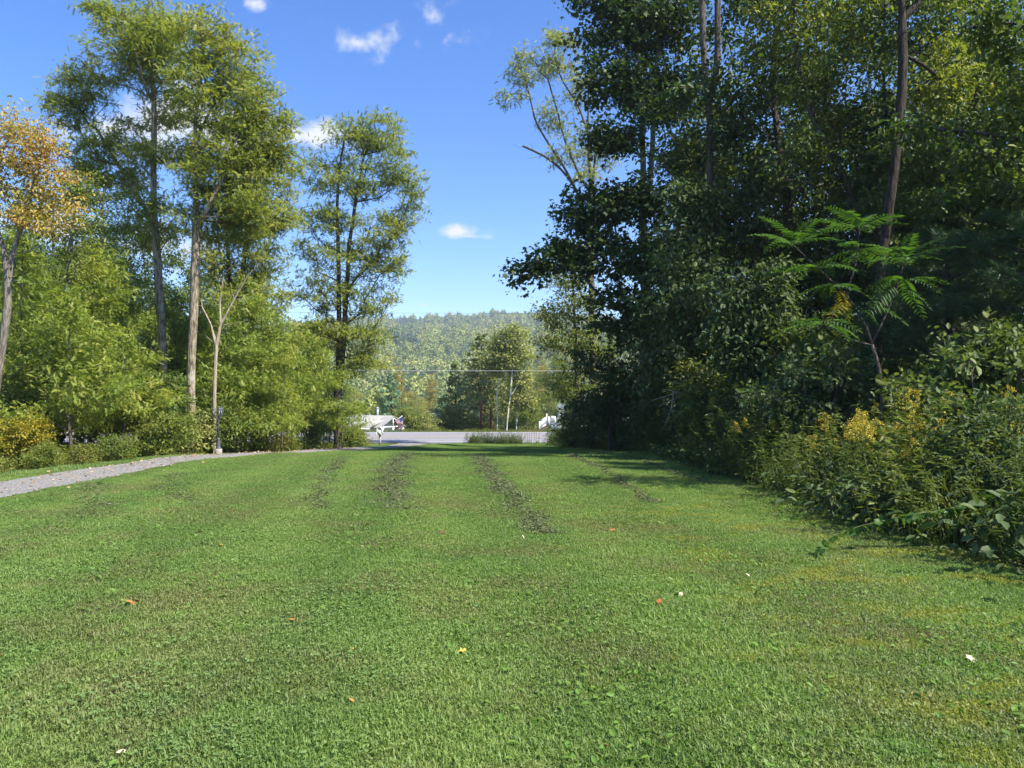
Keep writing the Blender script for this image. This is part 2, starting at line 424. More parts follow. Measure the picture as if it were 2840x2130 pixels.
# ------------------------------------------------------------------ ground, lawn, drive, road
def sheet(name, xs, ys, mat, dz=0., zf=G):
    X, Y = np.meshgrid(xs, ys); Z = zf(X, Y) + dz
    v = np.stack([X, Y, Z], -1).reshape(-1, 3); nx, ny = len(xs), len(ys)
    i = np.arange((ny - 1) * (nx - 1)); r, c = i // (nx - 1), i % (nx - 1); a = r * nx + c
    m = MB(); m.add(v, quads=np.stack([a, a + 1, a + nx + 1, a + nx], 1))
    o = m.obj(name, mat, smooth=True); return tag(o, kind='structure')
def strip(name, left, right, mat, dz, n, kind='structure', cross=4, parent=None, rag=0., seed=0):
    """ribbon between two edge polylines draped on the ground"""
    def samp(pl):
        pl = np.array(pl, float); d = np.r_[0, np.cumsum(np.linalg.norm(np.diff(pl, axis=0), axis=1))]
        s = np.linspace(0, d[-1], n); p = np.stack([np.interp(s, d, pl[:, k]) for k in (0, 1)], 1)
        for _ in range(max(2, n // 25)):
            p[1:-1] = (p[:-2] + 2 * p[1:-1] + p[2:]) / 4
        return p
    a, b = samp(left), samp(right)
    if rag:
        r = np.random.default_rng(seed)
        for e in (a, b):
            w = np.convolve(r.normal(0, 1, n + 6), np.ones(4) / 4, 'same')[3:-3]; e[:, 0] += w * rag
    f = np.linspace(0, 1, cross + 1)
    P = a[:, None, :] * (1 - f)[None, :, None] + b[:, None, :] * f[None, :, None]
    Z = G(P[..., 0], P[..., 1]) + dz
    v = np.concatenate([P, Z[..., None]], -1).reshape(-1, 3); w = cross + 1
    i = np.arange((n - 1) * cross); r_, c = i // cross, i % cross; k = r_ * w + c
    m = MB(); m.add(v, quads=np.stack([k, k + 1, k + w + 1, k + w], 1))
    o = m.obj(name, mat, parent, smooth=True)
    return tag(o, kind=kind) if parent is None else o

xs = np.unique(np.concatenate([np.linspace(-1200, -80, 40), np.arange(-80, 80.1, 2), np.linspace(80, 1200, 40), np.arange(-16, 16, .5)]))
ys = np.unique(np.concatenate([np.linspace(-140, -10, 14), np.arange(-10, 90, .75), np.linspace(90, 1650, 90)]))
sheet('ground', xs, ys, M['floor'])
DR_L = [(-15.5, 6.5), (-12.4, 10.5), (-10.9, 14), (-10.3, 18), (-10.1, 21), (-10.35, 25), (-9.9, 29), (-8.6, 33.5), (-7.1, 40), (-7.3, 50), (-8.6, 57.4)]
DR_R = [(-12.4, 5.6), (-10.0, 9.2), (-8.45, 13.4), (-8.4, 17), (-8.2, 20), (-7.7, 22.5), (-6.8, 28), (-5.4, 33), (-4.5, 40), (-4.3, 50), (-3.6, 57.4)]
strip('driveway', DR_L, DR_R, M['gravel'], .03, 110, rag=.13, seed=4)
strip('lawn', [(-14.0, 3.0), (-10.3, 8.6), (-8.5, 13.4), (-8.45, 17), (-8.25, 20), (-7.75, 22.5), (-6.95, 28), (-5.5, 33), (-4.6, 40), (-4.45, 50), (-3.7, 56.6)],
      [(9.5, 2.0), (4.9, 6.8), (4.6, 10), (4.5, 17), (4.6, 22), (4.8, 28), (4.9, 33), (4.6, 40), (3.6, 48), (3.2, 56.6)], M['lawn'], .018, 120, cross=28)
strip('lawn_near', [(-14, -6), (-13.9, 3.0)], [(9.5, -6), (9.5, 2.0)], M['lawn'], .016, 14, cross=20)
strip('verge_grass', [(-12.9, 12), (-12.0, 18), (-11.7, 24), (-11.3, 29), (-10.0, 35), (-9.4, 42), (-11.0, 49), (-14.5, 56.6)],
      [(-10.7, 12), (-10.25, 18), (-10.0, 24), (-9.6, 29), (-8.0, 34), (-7.05, 42), (-7.2, 49), (-8.4, 56.6)], M['lawn'], .014, 60, cross=6)
road_y = lambda y: [(-260, y), (-90, y), (-30, y), (30, y), (90, y), (260, y)]
strip('road', road_y(57.2), road_y(69.4), M['asphalt'], .045, 120, cross=10)
for nm, y0, w, mt, lab in (('white_edge_line', 58.6, .16, 'pw', 'white'), ('white_edge_line', 68.2, .16, 'pw', 'white'), ('yellow_centre_line', 63.3, .13, 'py', 'yellow'), ('yellow_centre_line', 63.58, .13, 'py', 'yellow')):
    strip(nm, road_y(y0), road_y(y0 + w), M[mt], .051, 120, cross=1)

# ------------------------------------------------------------------ leaf templates
def leaf_broad():
    return (np.array([[0, 0, 0], [-.26, .32, .06], [-.2, .72, .03], [0, 1, -.12], [.2, .72, .03], [.26, .32, .06]]), np.array([[0, 3, 2, 1], [0, 5, 4, 3]]), None)
def leaf_far():
    return (np.array([[0, 0, 0], [-.34, .5, .05], [0, 1, -.05], [.34, .5, .05]]), np.array([[0, 3, 2, 1]]), None)
def leaf_maple():
    v = np.array([[0, 0, 0], [-.32, .02, -.02], [-.3, .3, .03], [-.58, .5, -.06], [-.22, .58, .03], [0, 1, -.12], [.22, .58, .03], [.58, .5, -.06], [.3, .3, .03], [.32, .02, -.02]])
    return (v, np.array([[0, 2, 1, 0]])[:0], np.array([[0, 2, 1], [0, 4, 2], [2, 4, 3], [0, 6, 4], [4, 6, 5], [0, 8, 6], [6, 8, 7], [0, 9, 8]]))
def leaf_frond(n=5, w=.2, hl=.115, droop=.28):
    v = []; q = []
    for i in range(n):
        y = .16 + .78 * i / (n - 1); z = .1 * y - droop * y * y; ww = w * (1 - .45 * abs(i / (n - 1) - .42))
        b = len(v)
        v += [[-ww, y + .05, z - .05], [0, y - hl * .55, z], [ww, y + .05, z - .05], [0, y + hl * .55, z]]
        q.append([b, b + 1, b + 2, b + 3])
    return (np.array(v), np.array(q), None)
def leaf_needles(n=8, seed=1):
    r = np.random.default_rng(seed); v = []; t = []
    for i in range(n):
        d = np.array([r.normal() * .6, 1, r.normal() * .5 - .1]); d /= np.linalg.norm(d)
        s = np.cross(d, r.normal(size=3)); s /= np.linalg.norm(s); b = len(v)
        v += [s * .03, -s * .03, d * r.uniform(.7, 1.05)]; t.append([b, b + 1, b + 2])
    return (np.array(v), None, np.array(t))

def orient(d, nrm):
    y = d / (np.linalg.norm(d, axis=1)[:, None] + 1e-9)
    x = np.cross(y, nrm); x /= np.linalg.norm(x, axis=1)[:, None] + 1e-9
    z = np.cross(x, y)
    return np.stack([x, y, z], 2)       # columns
def put_leaves(mb, tmpl, pos, d, nrm, size, tint):
    v, q, t = tmpl; n, k = len(pos), len(v)
    R = orient(d, nrm)
    P = np.einsum('nij,kj->nki', R, v) * np.asarray(size).reshape(-1, 1, 1) + pos[:, None, :]
    off = (np.arange(n) * k)[:, None, None]
    Q = (q[None] + off).reshape(-1, 4) if q is not None and len(q) else None
    T = (t[None] + off).reshape(-1, 3) if t is not None and len(t) else None
    mb.add(P.reshape(-1, 3), Q, T, np.repeat(tint, k))

# ------------------------------------------------------------------ tree growing
def subdiv(path, step, rng, jit):
    path = np.asarray(path, float); out = [path[0]]
    for a, b in zip(path[:-1], path[1:]):
        n = max(1, int(np.linalg.norm(b - a) / step))
        for i in range(1, n + 1): out.append(a + (b - a) * i / n + (rng.normal(0, jit, 3) if i < n else 0))
    out = np.array(out)
    if len(out) > 4: out[1:-1] = (out[:-2] + 2 * out[1:-1] + out[2:]) / 4
    return out

def skeleton(rng, paths, tips, bf=.35, step=.7, jit=.05, up=.15, down_pen=.9):
    pos = []; par = []; pl = []
    trunkflag = []
    for pi, path in enumerate(paths):
        p = subdiv(path, step * .8, rng, jit * .5)
        if pi == 0: prev = -1
        else:
            A = np.array(pos); prev = int(np.argmin(np.linalg.norm(A - p[0], axis=1))); p = p[1:]
        for q in p:
            pos.append(q); par.append(prev); pl.append(0 if prev < 0 else pl[prev] + np.linalg.norm(q - pos[prev])); prev = len(pos) - 1
    nt = len(pos)
    A = np.array(pos)
    if len(tips):
        z0 = A[:, 2].min(); zt = A[:, 2].max()
        d0 = np.min(np.linalg.norm(tips[:, None, :] - A[None], axis=2), axis=1)
        order = np.argsort(d0)
        cap = nt + len(tips) * 14 + 10
        P = np.zeros((cap, 3)); P[:nt] = A; PL = np.zeros(cap); PL[:nt] = pl; PAR = np.full(cap, -1); PAR[:nt] = par
        n = nt; ok0 = z0 + .12 * (zt - z0); tipidx = []
        for ti in order:
            t = tips[ti]
            dv = t - P[:n]; dist = np.linalg.norm(dv, axis=1)
            cost = dist + bf * PL[:n] + down_pen * np.clip(-dv[:, 2] - .15 * dist, 0, None) + 50 * (P[:n, 2] < ok0)
            k = int(np.argmin(cost)); L = dist[k]; m = min(12, max(1, int(L / step)))
            prev = k; c = (P[k] + t) / 2 + np.array([0, 0, up * L]) + rng.normal(0, jit * L, 3)
            for i in range(1, m + 1):
                f = i / m; q = P[k] * (1 - f) ** 2 + 2 * f * (1 - f) * c + t * f * f
                if i < m: q = q + rng.normal(0, jit * .5, 3)
                P[n] = q; PAR[n] = prev; PL[n] = PL[prev] + np.linalg.norm(q - P[prev]); prev = n; n += 1
            tipidx.append(prev)
        return P[:n], PAR[:n].astype(int), np.array(tipidx, int), nt
    return A, np.array(par), np.array([], int), nt

def pipe(P, par, rbase, rtip, nt, taper=.75):
    n = len(P); cnt = np.zeros(n); kids = np.zeros(n, int)
    for i in range(n):
        if par[i] >= 0: kids[par[i]] += 1
    cnt[kids == 0] = 1
    for i in range(n - 1, -1, -1):
        if par[i] >= 0: cnt[par[i]] += cnt[i]
    e = math.log(max(2, cnt[0])) / math.log(rbase / rtip)
    r = rtip * np.maximum(cnt, 1) ** (1 / max(e, 1.2))
    z = P[:nt, 2]; f = (z - z.min()) / max(1e-6, z.max() - z.min())       # floor radius on the stems
    r[:nt] = np.maximum(r[:nt], rbase * (1 - taper * f) * .85 if nt > 2 else r[:nt])
    r[0] *= 1.25
    return r

def wood(mb, P, par, r, nt, rmin=0.):
    for i in range(len(P)):
        k = par[i]
        if k < 0: continue
        rr = max(r[i], r[k])
        if rr < rmin: continue
        s = 10 if rr > .09 else 6 if rr > .035 else 4 if rr > .012 else 3
        a, b = P[k], P[i]; d = b - a; L = np.linalg.norm(d)
        if L < 1e-5: continue
        d = d / L; ref = np.array([0., 1, 0]) if abs(d[1]) < .9 else np.array([1., 0, 0])
        u = np.cross(d, ref); u /= np.linalg.norm(u); w = np.cross(d, u)
        ang = np.arange(s) * 2 * math.pi / s
        ring = np.cos(ang)[:, None] * u + np.sin(ang)[:, None] * w
        ra = min(r[k], r[i] * 1.35) if i >= nt else r[k]
        ext = d * min(.4 * r[i], .06)
        v = np.concatenate([a - ext + ring * ra, b + ext * .5 + ring * r[i]])
        q = [[j, (j + 1) % s, s + (j + 1) % s, s + j] for j in range(s)]
        mb.add(v, quads=q)

def lobe_points(rng, lobes, n, shell=.45):
    w = np.array([l[2] if len(l) > 2 else np.prod(np.broadcast_to(l[1], 3)) ** .67 for l in lobes], float); w /= w.sum()
    ids = rng.choice(len(lobes), n, p=w); out = []
    u = rng.normal(size=(n, 3)); u /= np.linalg.norm(u, axis=1)[:, None]
    rad = rng.random(n) ** shell
    C = np.array([l[0] for l in lobes]); R = np.array([np.broadcast_to(l[1], 3) for l in lobes])
    return C[ids] + u * rad[:, None] * R[ids]

def foliage(mb, rng, tips, outward, m, tmpl, size, cr, flat=.45, droop=.35, sv=.3, upb=1., tint0=None):
    """m leaves in a loose spray round every tip"""
    n = len(tips); T = np.repeat(tips, m, 0); O = np.repeat(outward, m, 0)
    N = n * m
    g = np.clip(rng.normal(size=(N, 3)), -1.7, 1.7); g[:, 2] *= flat
    along = rng.uniform(-1.1, .6, N)[:, None] * O * cr * 1.2
    crs = np.repeat(rng.uniform(.7, 1.3, n), m)[:, None] * cr
    pos = T + g * crs * .55 + along
    d = .4 * g + .3 * O + rng.normal(size=(N, 3)) * .8; d[:, 2] -= droop
    nrm = rng.normal(size=(N, 3)) * .55; nrm[:, 2] += upb
    tint = np.clip((np.repeat(rng.normal(.5, .16, n), m) if tint0 is None else np.repeat(tint0, m)) + rng.normal(0, .2, N), 0, 1)
    put_leaves(mb, tmpl, pos, d, nrm, size * (1 + sv * rng.normal(size=N)).clip(.5, 1.7), tint)

def make_tree(name, seed, paths, lobes, ntips, m, tmpl, size, cr, leaf, bark, rbase, rtip=.008, shell=.45, bf=.35, flat=.45, droop=.35, step=.7, jit=.06, up=.15,
              upb=1., loc=None, linkit=True, extra=None, bare=0, down_pen=.9, taper=.75, crown_name='crown', dead_tips=None):
    """thing: Empty > trunk, crown (paths / lobes are in world metres; root set at the foot)"""
    rng = np.random.default_rng(seed)
    tips = lobe_points(rng, lobes, ntips, shell) if ntips else np.zeros((0, 3))
    if dead_tips is not None: tips = np.concatenate([tips, dead_tips])
    P, par, ti, nt = skeleton(rng, paths, tips, bf, step, jit, up, down_pen)
    r = pipe(P, par, rbase, rtip, nt, taper)
    base = np.array(paths[0][0], float) if loc is None else np.array(loc, float)
    root = empty(name, base)
    mb = MB(); wood(mb, P - base, par, r, nt); tr = mb.obj('trunk', bark, root, smooth=True)
    if m and len(ti):
        use = ti if dead_tips is None else ti
        order_t = P[ti]
        if dead_tips is not None:
            keep = np.array([np.min(np.linalg.norm(dead_tips - p, axis=1)) > 1e-6 for p in order_t]); use = ti[keep]
        if bare: use = use[rng.random(len(use)) > bare]
        out = P[use] - P[par[use]]; out /= np.linalg.norm(out, axis=1)[:, None] + 1e-9
        lb = MB(); foliage(lb, rng, P[use] - base, out, m, tmpl, size, cr, flat, droop, upb=upb)
        if extra: extra(lb, rng, P - base, par, r, use)
        lb.obj(crown_name, leaf, root)
    return root

def copy_tree(o, parent=None):
    c = o.copy(); COL.objects.link(c); c.parent = parent
    for ch in o.children: copy_tree(ch, c)
    return c
def setmat(root, part, mat):
    for ch in root.children:
        if ch.name.split('.')[0] == part:
            ch.material_slots[0].link = 'OBJECT'; ch.material_slots[0].material = mat
PLACED = {}
def place(proto, loc, rz, s, label, cat, group=None, name=None, leaf=None, bark=None, sz=None, crown='crown'):
    """first use moves the prototype itself, later uses copy it and its parts"""
    if proto.as_pointer() not in PLACED: PLACED[proto.as_pointer()] = 1; r = proto
    else: r = copy_tree(proto)
    r.location = tuple(loc); r.rotation_euler = (0, 0, rz); r.scale = (s, s, sz or s)
    if name: r.name = name
    if leaf: setmat(r, crown, leaf)
    if bark: setmat(r, 'trunk', bark)
    tag(r, label, cat, group); return r

def scatter(name, pts, rot, scl, idx, protos, label=None, cat=None, kind='stuff'):
    """ONE stuff object: clumps instanced on points with geometry nodes"""
    me = bpy.data.meshes.new(name); n = len(pts)
    me.vertices.add(n); me.vertices.foreach_set('co', np.asarray(pts, np.float32).ravel())
    a = me.attributes.new('rot', 'FLOAT_VECTOR', 'POINT'); a.data.foreach_set('vector', np.asarray(rot, np.float32).ravel())
    a = me.attributes.new('scl', 'FLOAT_VECTOR', 'POINT'); a.data.foreach_set('vector', np.asarray(scl, np.float32).ravel())
    a = me.attributes.new('idx', 'INT', 'POINT'); a.data.foreach_set('value', np.asarray(idx, np.int32))
    o = link(bpy.data.objects.new(name, me))
    g = bpy.data.node_groups.new(name + '_nodes', 'GeometryNodeTree')
    g.interface.new_socket('Geometry', in_out='INPUT', socket_type='NodeSocketGeometry')
    g.interface.new_socket('Geometry', in_out='OUTPUT', socket_type='NodeSocketGeometry')
    N, L = g.nodes, g.links
    gi = N.new('NodeGroupInput'); go = N.new('NodeGroupOutput'); iop = N.new('GeometryNodeInstanceOnPoints'); jn = N.new('GeometryNodeJoinGeometry')
    for p in reversed(protos):
        oi = N.new('GeometryNodeObjectInfo'); oi.inputs['Object'].default_value = p; oi.inputs['As Instance'].default_value = False
        gt = N.new('GeometryNodeGeometryToInstance'); L.new(oi.outputs['Geometry'], gt.inputs[0]); L.new(gt.outputs[0], jn.inputs[0])
    def na(nm, typ):
        x = N.new('GeometryNodeInputNamedAttribute'); x.data_type = typ; x.inputs['Name'].default_value = nm; return x.outputs['Attribute']
    L.new(gi.outputs[0], iop.inputs['Points']); L.new(jn.outputs[0], iop.inputs['Instance'])
    iop.inputs['Pick Instance'].default_value = True
    L.new(na('idx', 'INT'), iop.inputs['Instance Index'])
    e2r = N.new('FunctionNodeEulerToRotation'); L.new(na('rot', 'FLOAT_VECTOR'), e2r.inputs[0]); L.new(e2r.outputs[0], iop.inputs['Rotation'])
    L.new(na('scl', 'FLOAT_VECTOR'), iop.inputs['Scale'])
    L.new(iop.outputs[0], go.inputs[0])
    md = o.modifiers.new('scatter', 'NODES'); md.node_group = g
    return tag(o, label, cat, kind=kind)
def proto_obj(mb, name, mats):
    me = mb.mesh(name, mats); return bpy.data.objects.new(name, me)      # never linked: only a source for scatter()
# ------------------------------------------------------------------ lawn grass (one mass of turf)
RB, LFAR, LMAP, LFR = leaf_broad(), leaf_far(), leaf_maple(), leaf_frond(5, .26, .17, .22)
LFR7 = leaf_frond(7, .17, .09, .32)
def lawn_blades(seed, n, hmin, hmax, w, size=.5):
    r = np.random.default_rng(seed); mb = MB()
    b = np.stack([r.uniform(-size / 2, size / 2, n), r.uniform(-size / 2, size / 2, n), np.full(n, -.004)], 1)
    h = r.uniform(hmin, hmax, n); az = r.uniform(0, 6.283, n); lean = r.uniform(.1, .9, n); ww = w * r.uniform(.6, 1.5, n)
    dx = np.stack([np.cos(az), np.sin(az), 0 * az], 1); sx = np.stack([-np.sin(az), np.cos(az), 0 * az], 1)
    mid = b + dx * (h * lean * .35)[:, None]; mid[:, 2] += h * .6
    tip = b + dx * (h * lean * 1.1)[:, None]; tip[:, 2] += h * (1 - .35 * lean)
    V = np.stack([b - sx * ww[:, None] / 2, b + sx * ww[:, None] / 2, mid + sx * ww[:, None] / 2, mid - sx * ww[:, None] / 2, tip], 1).reshape(-1, 3)
    o = (np.arange(n) * 5)[:, None]
    t = np.clip(r.normal(.5, .22, n), 0, 1); t[r.random(n) < .06] = 1.0
    mb.add(V, quads=np.array([[0, 1, 2, 3]]) + o, tris=np.array([[3, 2, 4]]) + o, tint=np.repeat(t, 5)); return mb
def low_leaves(seed, n, tm, smin, smax, z0, z1, size=.5, up=2.5, rise=.1):
    r = np.random.default_rng(seed); mb = MB()
    p = np.stack([r.uniform(-size / 2, size / 2, n), r.uniform(-size / 2, size / 2, n), r.uniform(z0, z1, n)], 1)
    d = r.normal(size=(n, 3)); d[:, 2] = rise + .2 * r.normal(size=n); nr = r.normal(size=(n, 3)) * .5; nr[:, 2] += up
    put_leaves(mb, tm, p, d, nr, r.uniform(smin, smax, n), np.clip(r.normal(.5, .25, n), 0, 1)); return mb
def clover_patch(seed, n, size=.5):
    r = np.random.default_rng(seed); mb = MB()
    c = np.stack([r.normal(0, size * .3, n), r.normal(0, size * .3, n), r.uniform(.02, .045, n)], 1)
    c = np.repeat(c, 3, 0); a = np.repeat(r.uniform(0, 6.28, n), 3) + np.tile([0, 2.09, 4.19], n)
    d = np.stack([np.cos(a), np.sin(a), .15 + .15 * r.normal(size=3 * n)], 1); nr = r.normal(size=(3 * n, 3)) * .25; nr[:, 2] += 1
    rd = (np.array([[0, 0, 0], [-.42, .45, .04], [-.3, .9, .0], [.3, .9, .0], [.42, .45, .04]]), None, np.array([[0, 4, 3], [0, 3, 2], [0, 2, 1]]))
    put_leaves(mb, rd, c, d, nr, np.repeat(r.uniform(.010, .016, n), 3), np.repeat(np.clip(r.normal(.5, .25, n), 0, 1), 3)); return mb
def lawn():
    rng = np.random.default_rng(11)
    def mix(*mbs):
        o = MB()
        for m in mbs:
            off = o.n
            for v, t in zip(m.v, m.tint): o.v.append(v); o.tint.append(t); o.n += len(v)
            o.q += [q + off for q in m.q]; o.t += [t + off for t in m.t]
        return o
    def turf(s, nb, nl, h1): return mix(lawn_blades(s, nb, .016, h1, .0045), low_leaves(s + 50, nl, RB, .010, .022, .006, .028, up=.7, rise=.7))
    pr = [proto_obj(turf(1, 1400, 200, .040), 'turf_a', M['blade']), proto_obj(turf(2, 1300, 300, .042), 'turf_b', M['blade']),
          proto_obj(turf(3, 1300, 80, .052), 'turf_c', M['blade']), proto_obj(clover_patch(4, 60), 'turf_d', M['clover']),
          proto_obj(low_leaves(5, 26, RB, .022, .05, .005, .03, rise=.35, up=1.2), 'turf_e', M['plantain']), proto_obj(lawn_blades(6, 300, .05, .09, .006), 'turf_f', M['blade'])]
    P = []; I = []; S = []
    Ly = np.array([-4, 3, 8.6, 13.6, 17, 20, 22.5, 28, 33, 40, 50, 56.6]); Lx = np.array([-14, -14, -10.3, -8.3, -8.2, -8.0, -7.55, -6.95, -5.5, -4.6, -4.45, -3.7])
    Ry = np.array([-4, 2, 6.8, 10, 17, 22, 28, 33, 40, 48, 56.6]); Rx = np.array([9.5, 9.5, 4.7, 4.35, 4.3, 4.35, 4.6, 4.7, 4.4, 3.5, 3.1])
    y = 1.5
    while y < 56.5:
        stp = .30 if y < 14 else .36 if y < 26 else .44
        xl, xr = np.interp(y, Ly, Lx), np.interp(y, Ry, Rx)
        lim = y * .75 + 2.5; xl = max(xl, -lim); xr = min(xr, lim)
        x = xl
        while x < xr:
            px, py = x + rng.uniform(-.07, .07), y + rng.uniform(-.07, .07)
            P.append((px, py)); I.append(rng.choice([0, 0, 1, 1, 2])); S.append(rng.uniform(.92, 1.2) * (.8 if x < xl + .9 and y > 10 else 1.))
            if y < 24:
                nz = math.sin(px * 1.3 + 2 * math.sin(py * .7)) * math.sin(py * 1.1 + px * .4) + .35 * rng.normal()
                cl = (1.0 if (px < -.4 and py < 6.6) else 0.) + nz * .7
                if cl > .8 and rng.random() < .45: P.append((px, py)); I.append(3); S.append(rng.uniform(.8, 1.2))
                pl = math.sin(px * .9 - 1) * math.sin(py * .8 + 1.4 * px) + .4 * rng.normal() + .35 * (px > .5)
                if pl > .35 and rng.random() < .8: P.append((px, py)); I.append(4); S.append(rng.uniform(.7, 1.25))
                if rng.random() < (.05 if y > 7 else .11): P.append((px, py)); I.append(5); S.append(rng.uniform(.5, .9))
            x += stp
        y += stp
    # verge left of the drive
    for yy in np.arange(12, 56, .5):
        a, b = np.interp(yy, [12, 18, 24, 29, 35, 42, 49, 56.6], [-12.9, -12, -11.7, -11.3, -10, -9.4, -11, -14.5]), np.interp(yy, [12, 18, 24, 29, 34, 42, 49, 56.6], [-10.9, -10.5, -10.3, -9.8, -8.2, -7.2, -7.4, -8.6])
        for xx in np.arange(a, b, .45):
            P.append((xx + rng.uniform(-.2, .2), yy + rng.uniform(-.2, .2))); I.append(rng.choice([1, 2, 2, 5])); S.append(rng.uniform(.9, 1.4))
    P = np.array(P); n = len(P); Z = G(P[:, 0], P[:, 1]) + .018
    rot = np.zeros((n, 3)); rot[:, 2] = rng.uniform(0, 6.28, n)
    S = np.array(S); scatter('lawn_grass', np.c_[P, Z], rot, np.c_[S, S, S], I, pr, 'mown green grass covering the lawn', 'grass')
    # rows of cut grass left by the mower
    mb = MB()
    for pl, w, dens in ROWS:
        pl = np.array(pl); dd = np.r_[0, np.cumsum(np.linalg.norm(np.diff(pl, axis=0), axis=1))]
        n = int(dd[-1] * w * 2300 * dens); s = rng.uniform(0, dd[-1], n)
        # clumpy along the row
        den = .5 + .5 * np.sin(s * 2.1 + 1.3 * np.sin(s * .9)) ; keep = rng.random(n) < .42 + .58 * den; s = s[keep]; n = len(s)
        x = np.interp(s, dd, pl[:, 0]); y = np.interp(s, dd, pl[:, 1]); wob = .18 * w * np.sin(s * 3.7)
        e = rng.normal(0, .33, n); x = x + wob + e * w; z = G(x, y) + .018 + rng.uniform(.022, .048, n) * np.exp(-(e * 1.6) ** 2)
        d = rng.normal(size=(n, 3)); d[:, 2] *= .25; nr = rng.normal(size=(n, 3)) * .6; nr[:, 2] += 1
        tm = (np.array([[-.09, 0, 0], [.09, 0, 0], [.08, .55, .12], [0, 1, -.06], [-.08, .55, .12]]), None, np.array([[0, 1, 2], [0, 2, 4], [4, 2, 3]]))
        put_leaves(mb, tm, np.stack([x, y, z], 1), d, nr, rng.uniform(.04, .085, n), np.clip(rng.normal(.45, .25, n), 0, 1))
    tag(mb.obj('grass_clippings', M['clip']), 'brown rows of dried cut grass lying on the lawn', 'clippings', kind='stuff')
lawn()

# ------------------------------------------------------------------ prototypes of trees and shrubs (built at the origin)
def px_lobe(px, py, D, rx, ry, rd=None, w=None):
    c = W(px, py, D); R = (rx / FP * D, (rd if rd else rx / FP * D * .8), ry / FP * D)
    return (c, R, w) if w else (c, R)
def PXP(pts, D, foot=None):
    out = []
    for q in pts:
        out.append(W(q[0], q[1], q[2] if len(q) > 2 else D))
    if foot: out[0][2] = G(out[0][0], out[0][1]) - .05
    return out
def forest_proto(name, seed, H, spread, ntips, m, size, leaf, bark, low=.3, rb=.2, tm=None, cr=.6):
    r = np.random.default_rng(seed)
    path = [(0, 0, -.1), (r.normal() * .2, r.normal() * .2, H * .3), (r.normal() * .4, r.normal() * .4, H * .6), (r.normal() * .6, r.normal() * .6, H * .93)]
    lobes = []
    for i in range(9):
        z = H * (low + (1 - low) * (i + .5) / 9.6); rr = spread * (1 - abs((i + .5) / 9 - .45) * 1.1) * r.uniform(.75, 1.1)
        a = r.uniform(0, 6.28); lobes.append((np.array([math.cos(a) * rr * .55, math.sin(a) * rr * .55, z]), (rr * .8, rr * .8, H * .09)))
    return make_tree(name, seed, [path], lobes, ntips, m, tm or RB, size, cr, leaf, bark, rb, loc=(0, 0, 0))
F1 = forest_proto('forest_tree', 21, 20, 4.6, 260, 30, .17, M['forest'], M['bark_dark'])
F2 = forest_proto('forest_tree', 22, 18, 4.0, 240, 30, .16, M['forest'], M['bark'], low=.22)
F3 = forest_proto('forest_tree', 23, 21, 5.0, 260, 34, .18, M['maple'], M['bark_dark'], low=.35)
F4 = forest_proto('forest_tree', 24, 20, 4.8, 330, 62, .17, M['forest'], M['bark_dark'], low=.2, rb=.22)
F5 = forest_proto('forest_tree', 25, 15, 4.6, 320, 60, .17, M['forest'], M['bark'], low=.12, rb=.18)
def sapling_proto(name, seed, H, spread, ntips, m, leaf, size=.24):
    r = np.random.default_rng(seed)
    paths = [[(0, 0, -.1), (r.normal() * .12, r.normal() * .12, H * .4), (r.normal() * .3, r.normal() * .3, H * .92)]]
    lobes = []
    for i in range(8):
        f = (i + .5) / 8; z = H * (.22 + .74 * f); rr = spread * (1.0 - .62 * f) * r.uniform(.7, 1.2); a = r.uniform(0, 6.28)
        lobes.append((np.array([math.cos(a) * rr * .5, math.sin(a) * rr * .5, z]), (rr * .85, rr * .85, H * .08)))
    return make_tree(name, seed, paths, lobes, ntips, m, LFR, size, .34, leaf, M['bark_mid'], .055, rtip=.006, loc=(0, 0, 0), flat=.45, step=.5, shell=.35, droop=.2, upb=1.3)
S1 = sapling_proto('locust_sapling', 31, 7.5, 2.45, 150, 52, M['locust_y'], .18)
S2 = sapling_proto('locust_sapling', 32, 6.5, 2.25, 130, 52, M['locust_y'], .18)
S3 = sapling_proto('locust_sapling', 33, 8.5, 2.55, 160, 52, M['locust_y'], .18)
def shrub_proto(name, seed, H, spread, ntips, m, leaf, size, tm=None, nst=7, cr=.22, bark='bark_mid'):
    r = np.random.default_rng(seed)
    paths = [[(0, 0, -.05), (.02, 0, .12)]]
    for i in range(nst):
        a = r.uniform(0, 6.28); rr = spread * r.uniform(.2, .7); h = H * r.uniform(.6, .95)
        paths.append([(.02, 0, .1), (math.cos(a) * rr * .45, math.sin(a) * rr * .45, h * .5), (math.cos(a) * rr, math.sin(a) * rr, h)])
    lobes = [(np.array([0, 0, H * .52]), (spread, spread, H * .46)), (np.array([r.normal() * .3, r.normal() * .3, H * .75]), (spread * .6, spread * .6, H * .27))]
    return make_tree(name, seed, paths, lobes, ntips, m, tm or RB, size, cr, leaf, M[bark], .035, rtip=.004, loc=(0, 0, 0), step=.3, jit=.03, down_pen=.3, bf=.2, flat=.6, shell=.5)
B1 = shrub_proto('shrub', 41, 2.0, 1.25, 170, 26, M['ash'], .10)
B2 = shrub_proto('shrub', 42, 1.6, 1.1, 150, 28, M['weed'], .085)
B3 = shrub_proto('shrub', 43, 2.6, 1.4, 190, 26, M['ash'], .11)

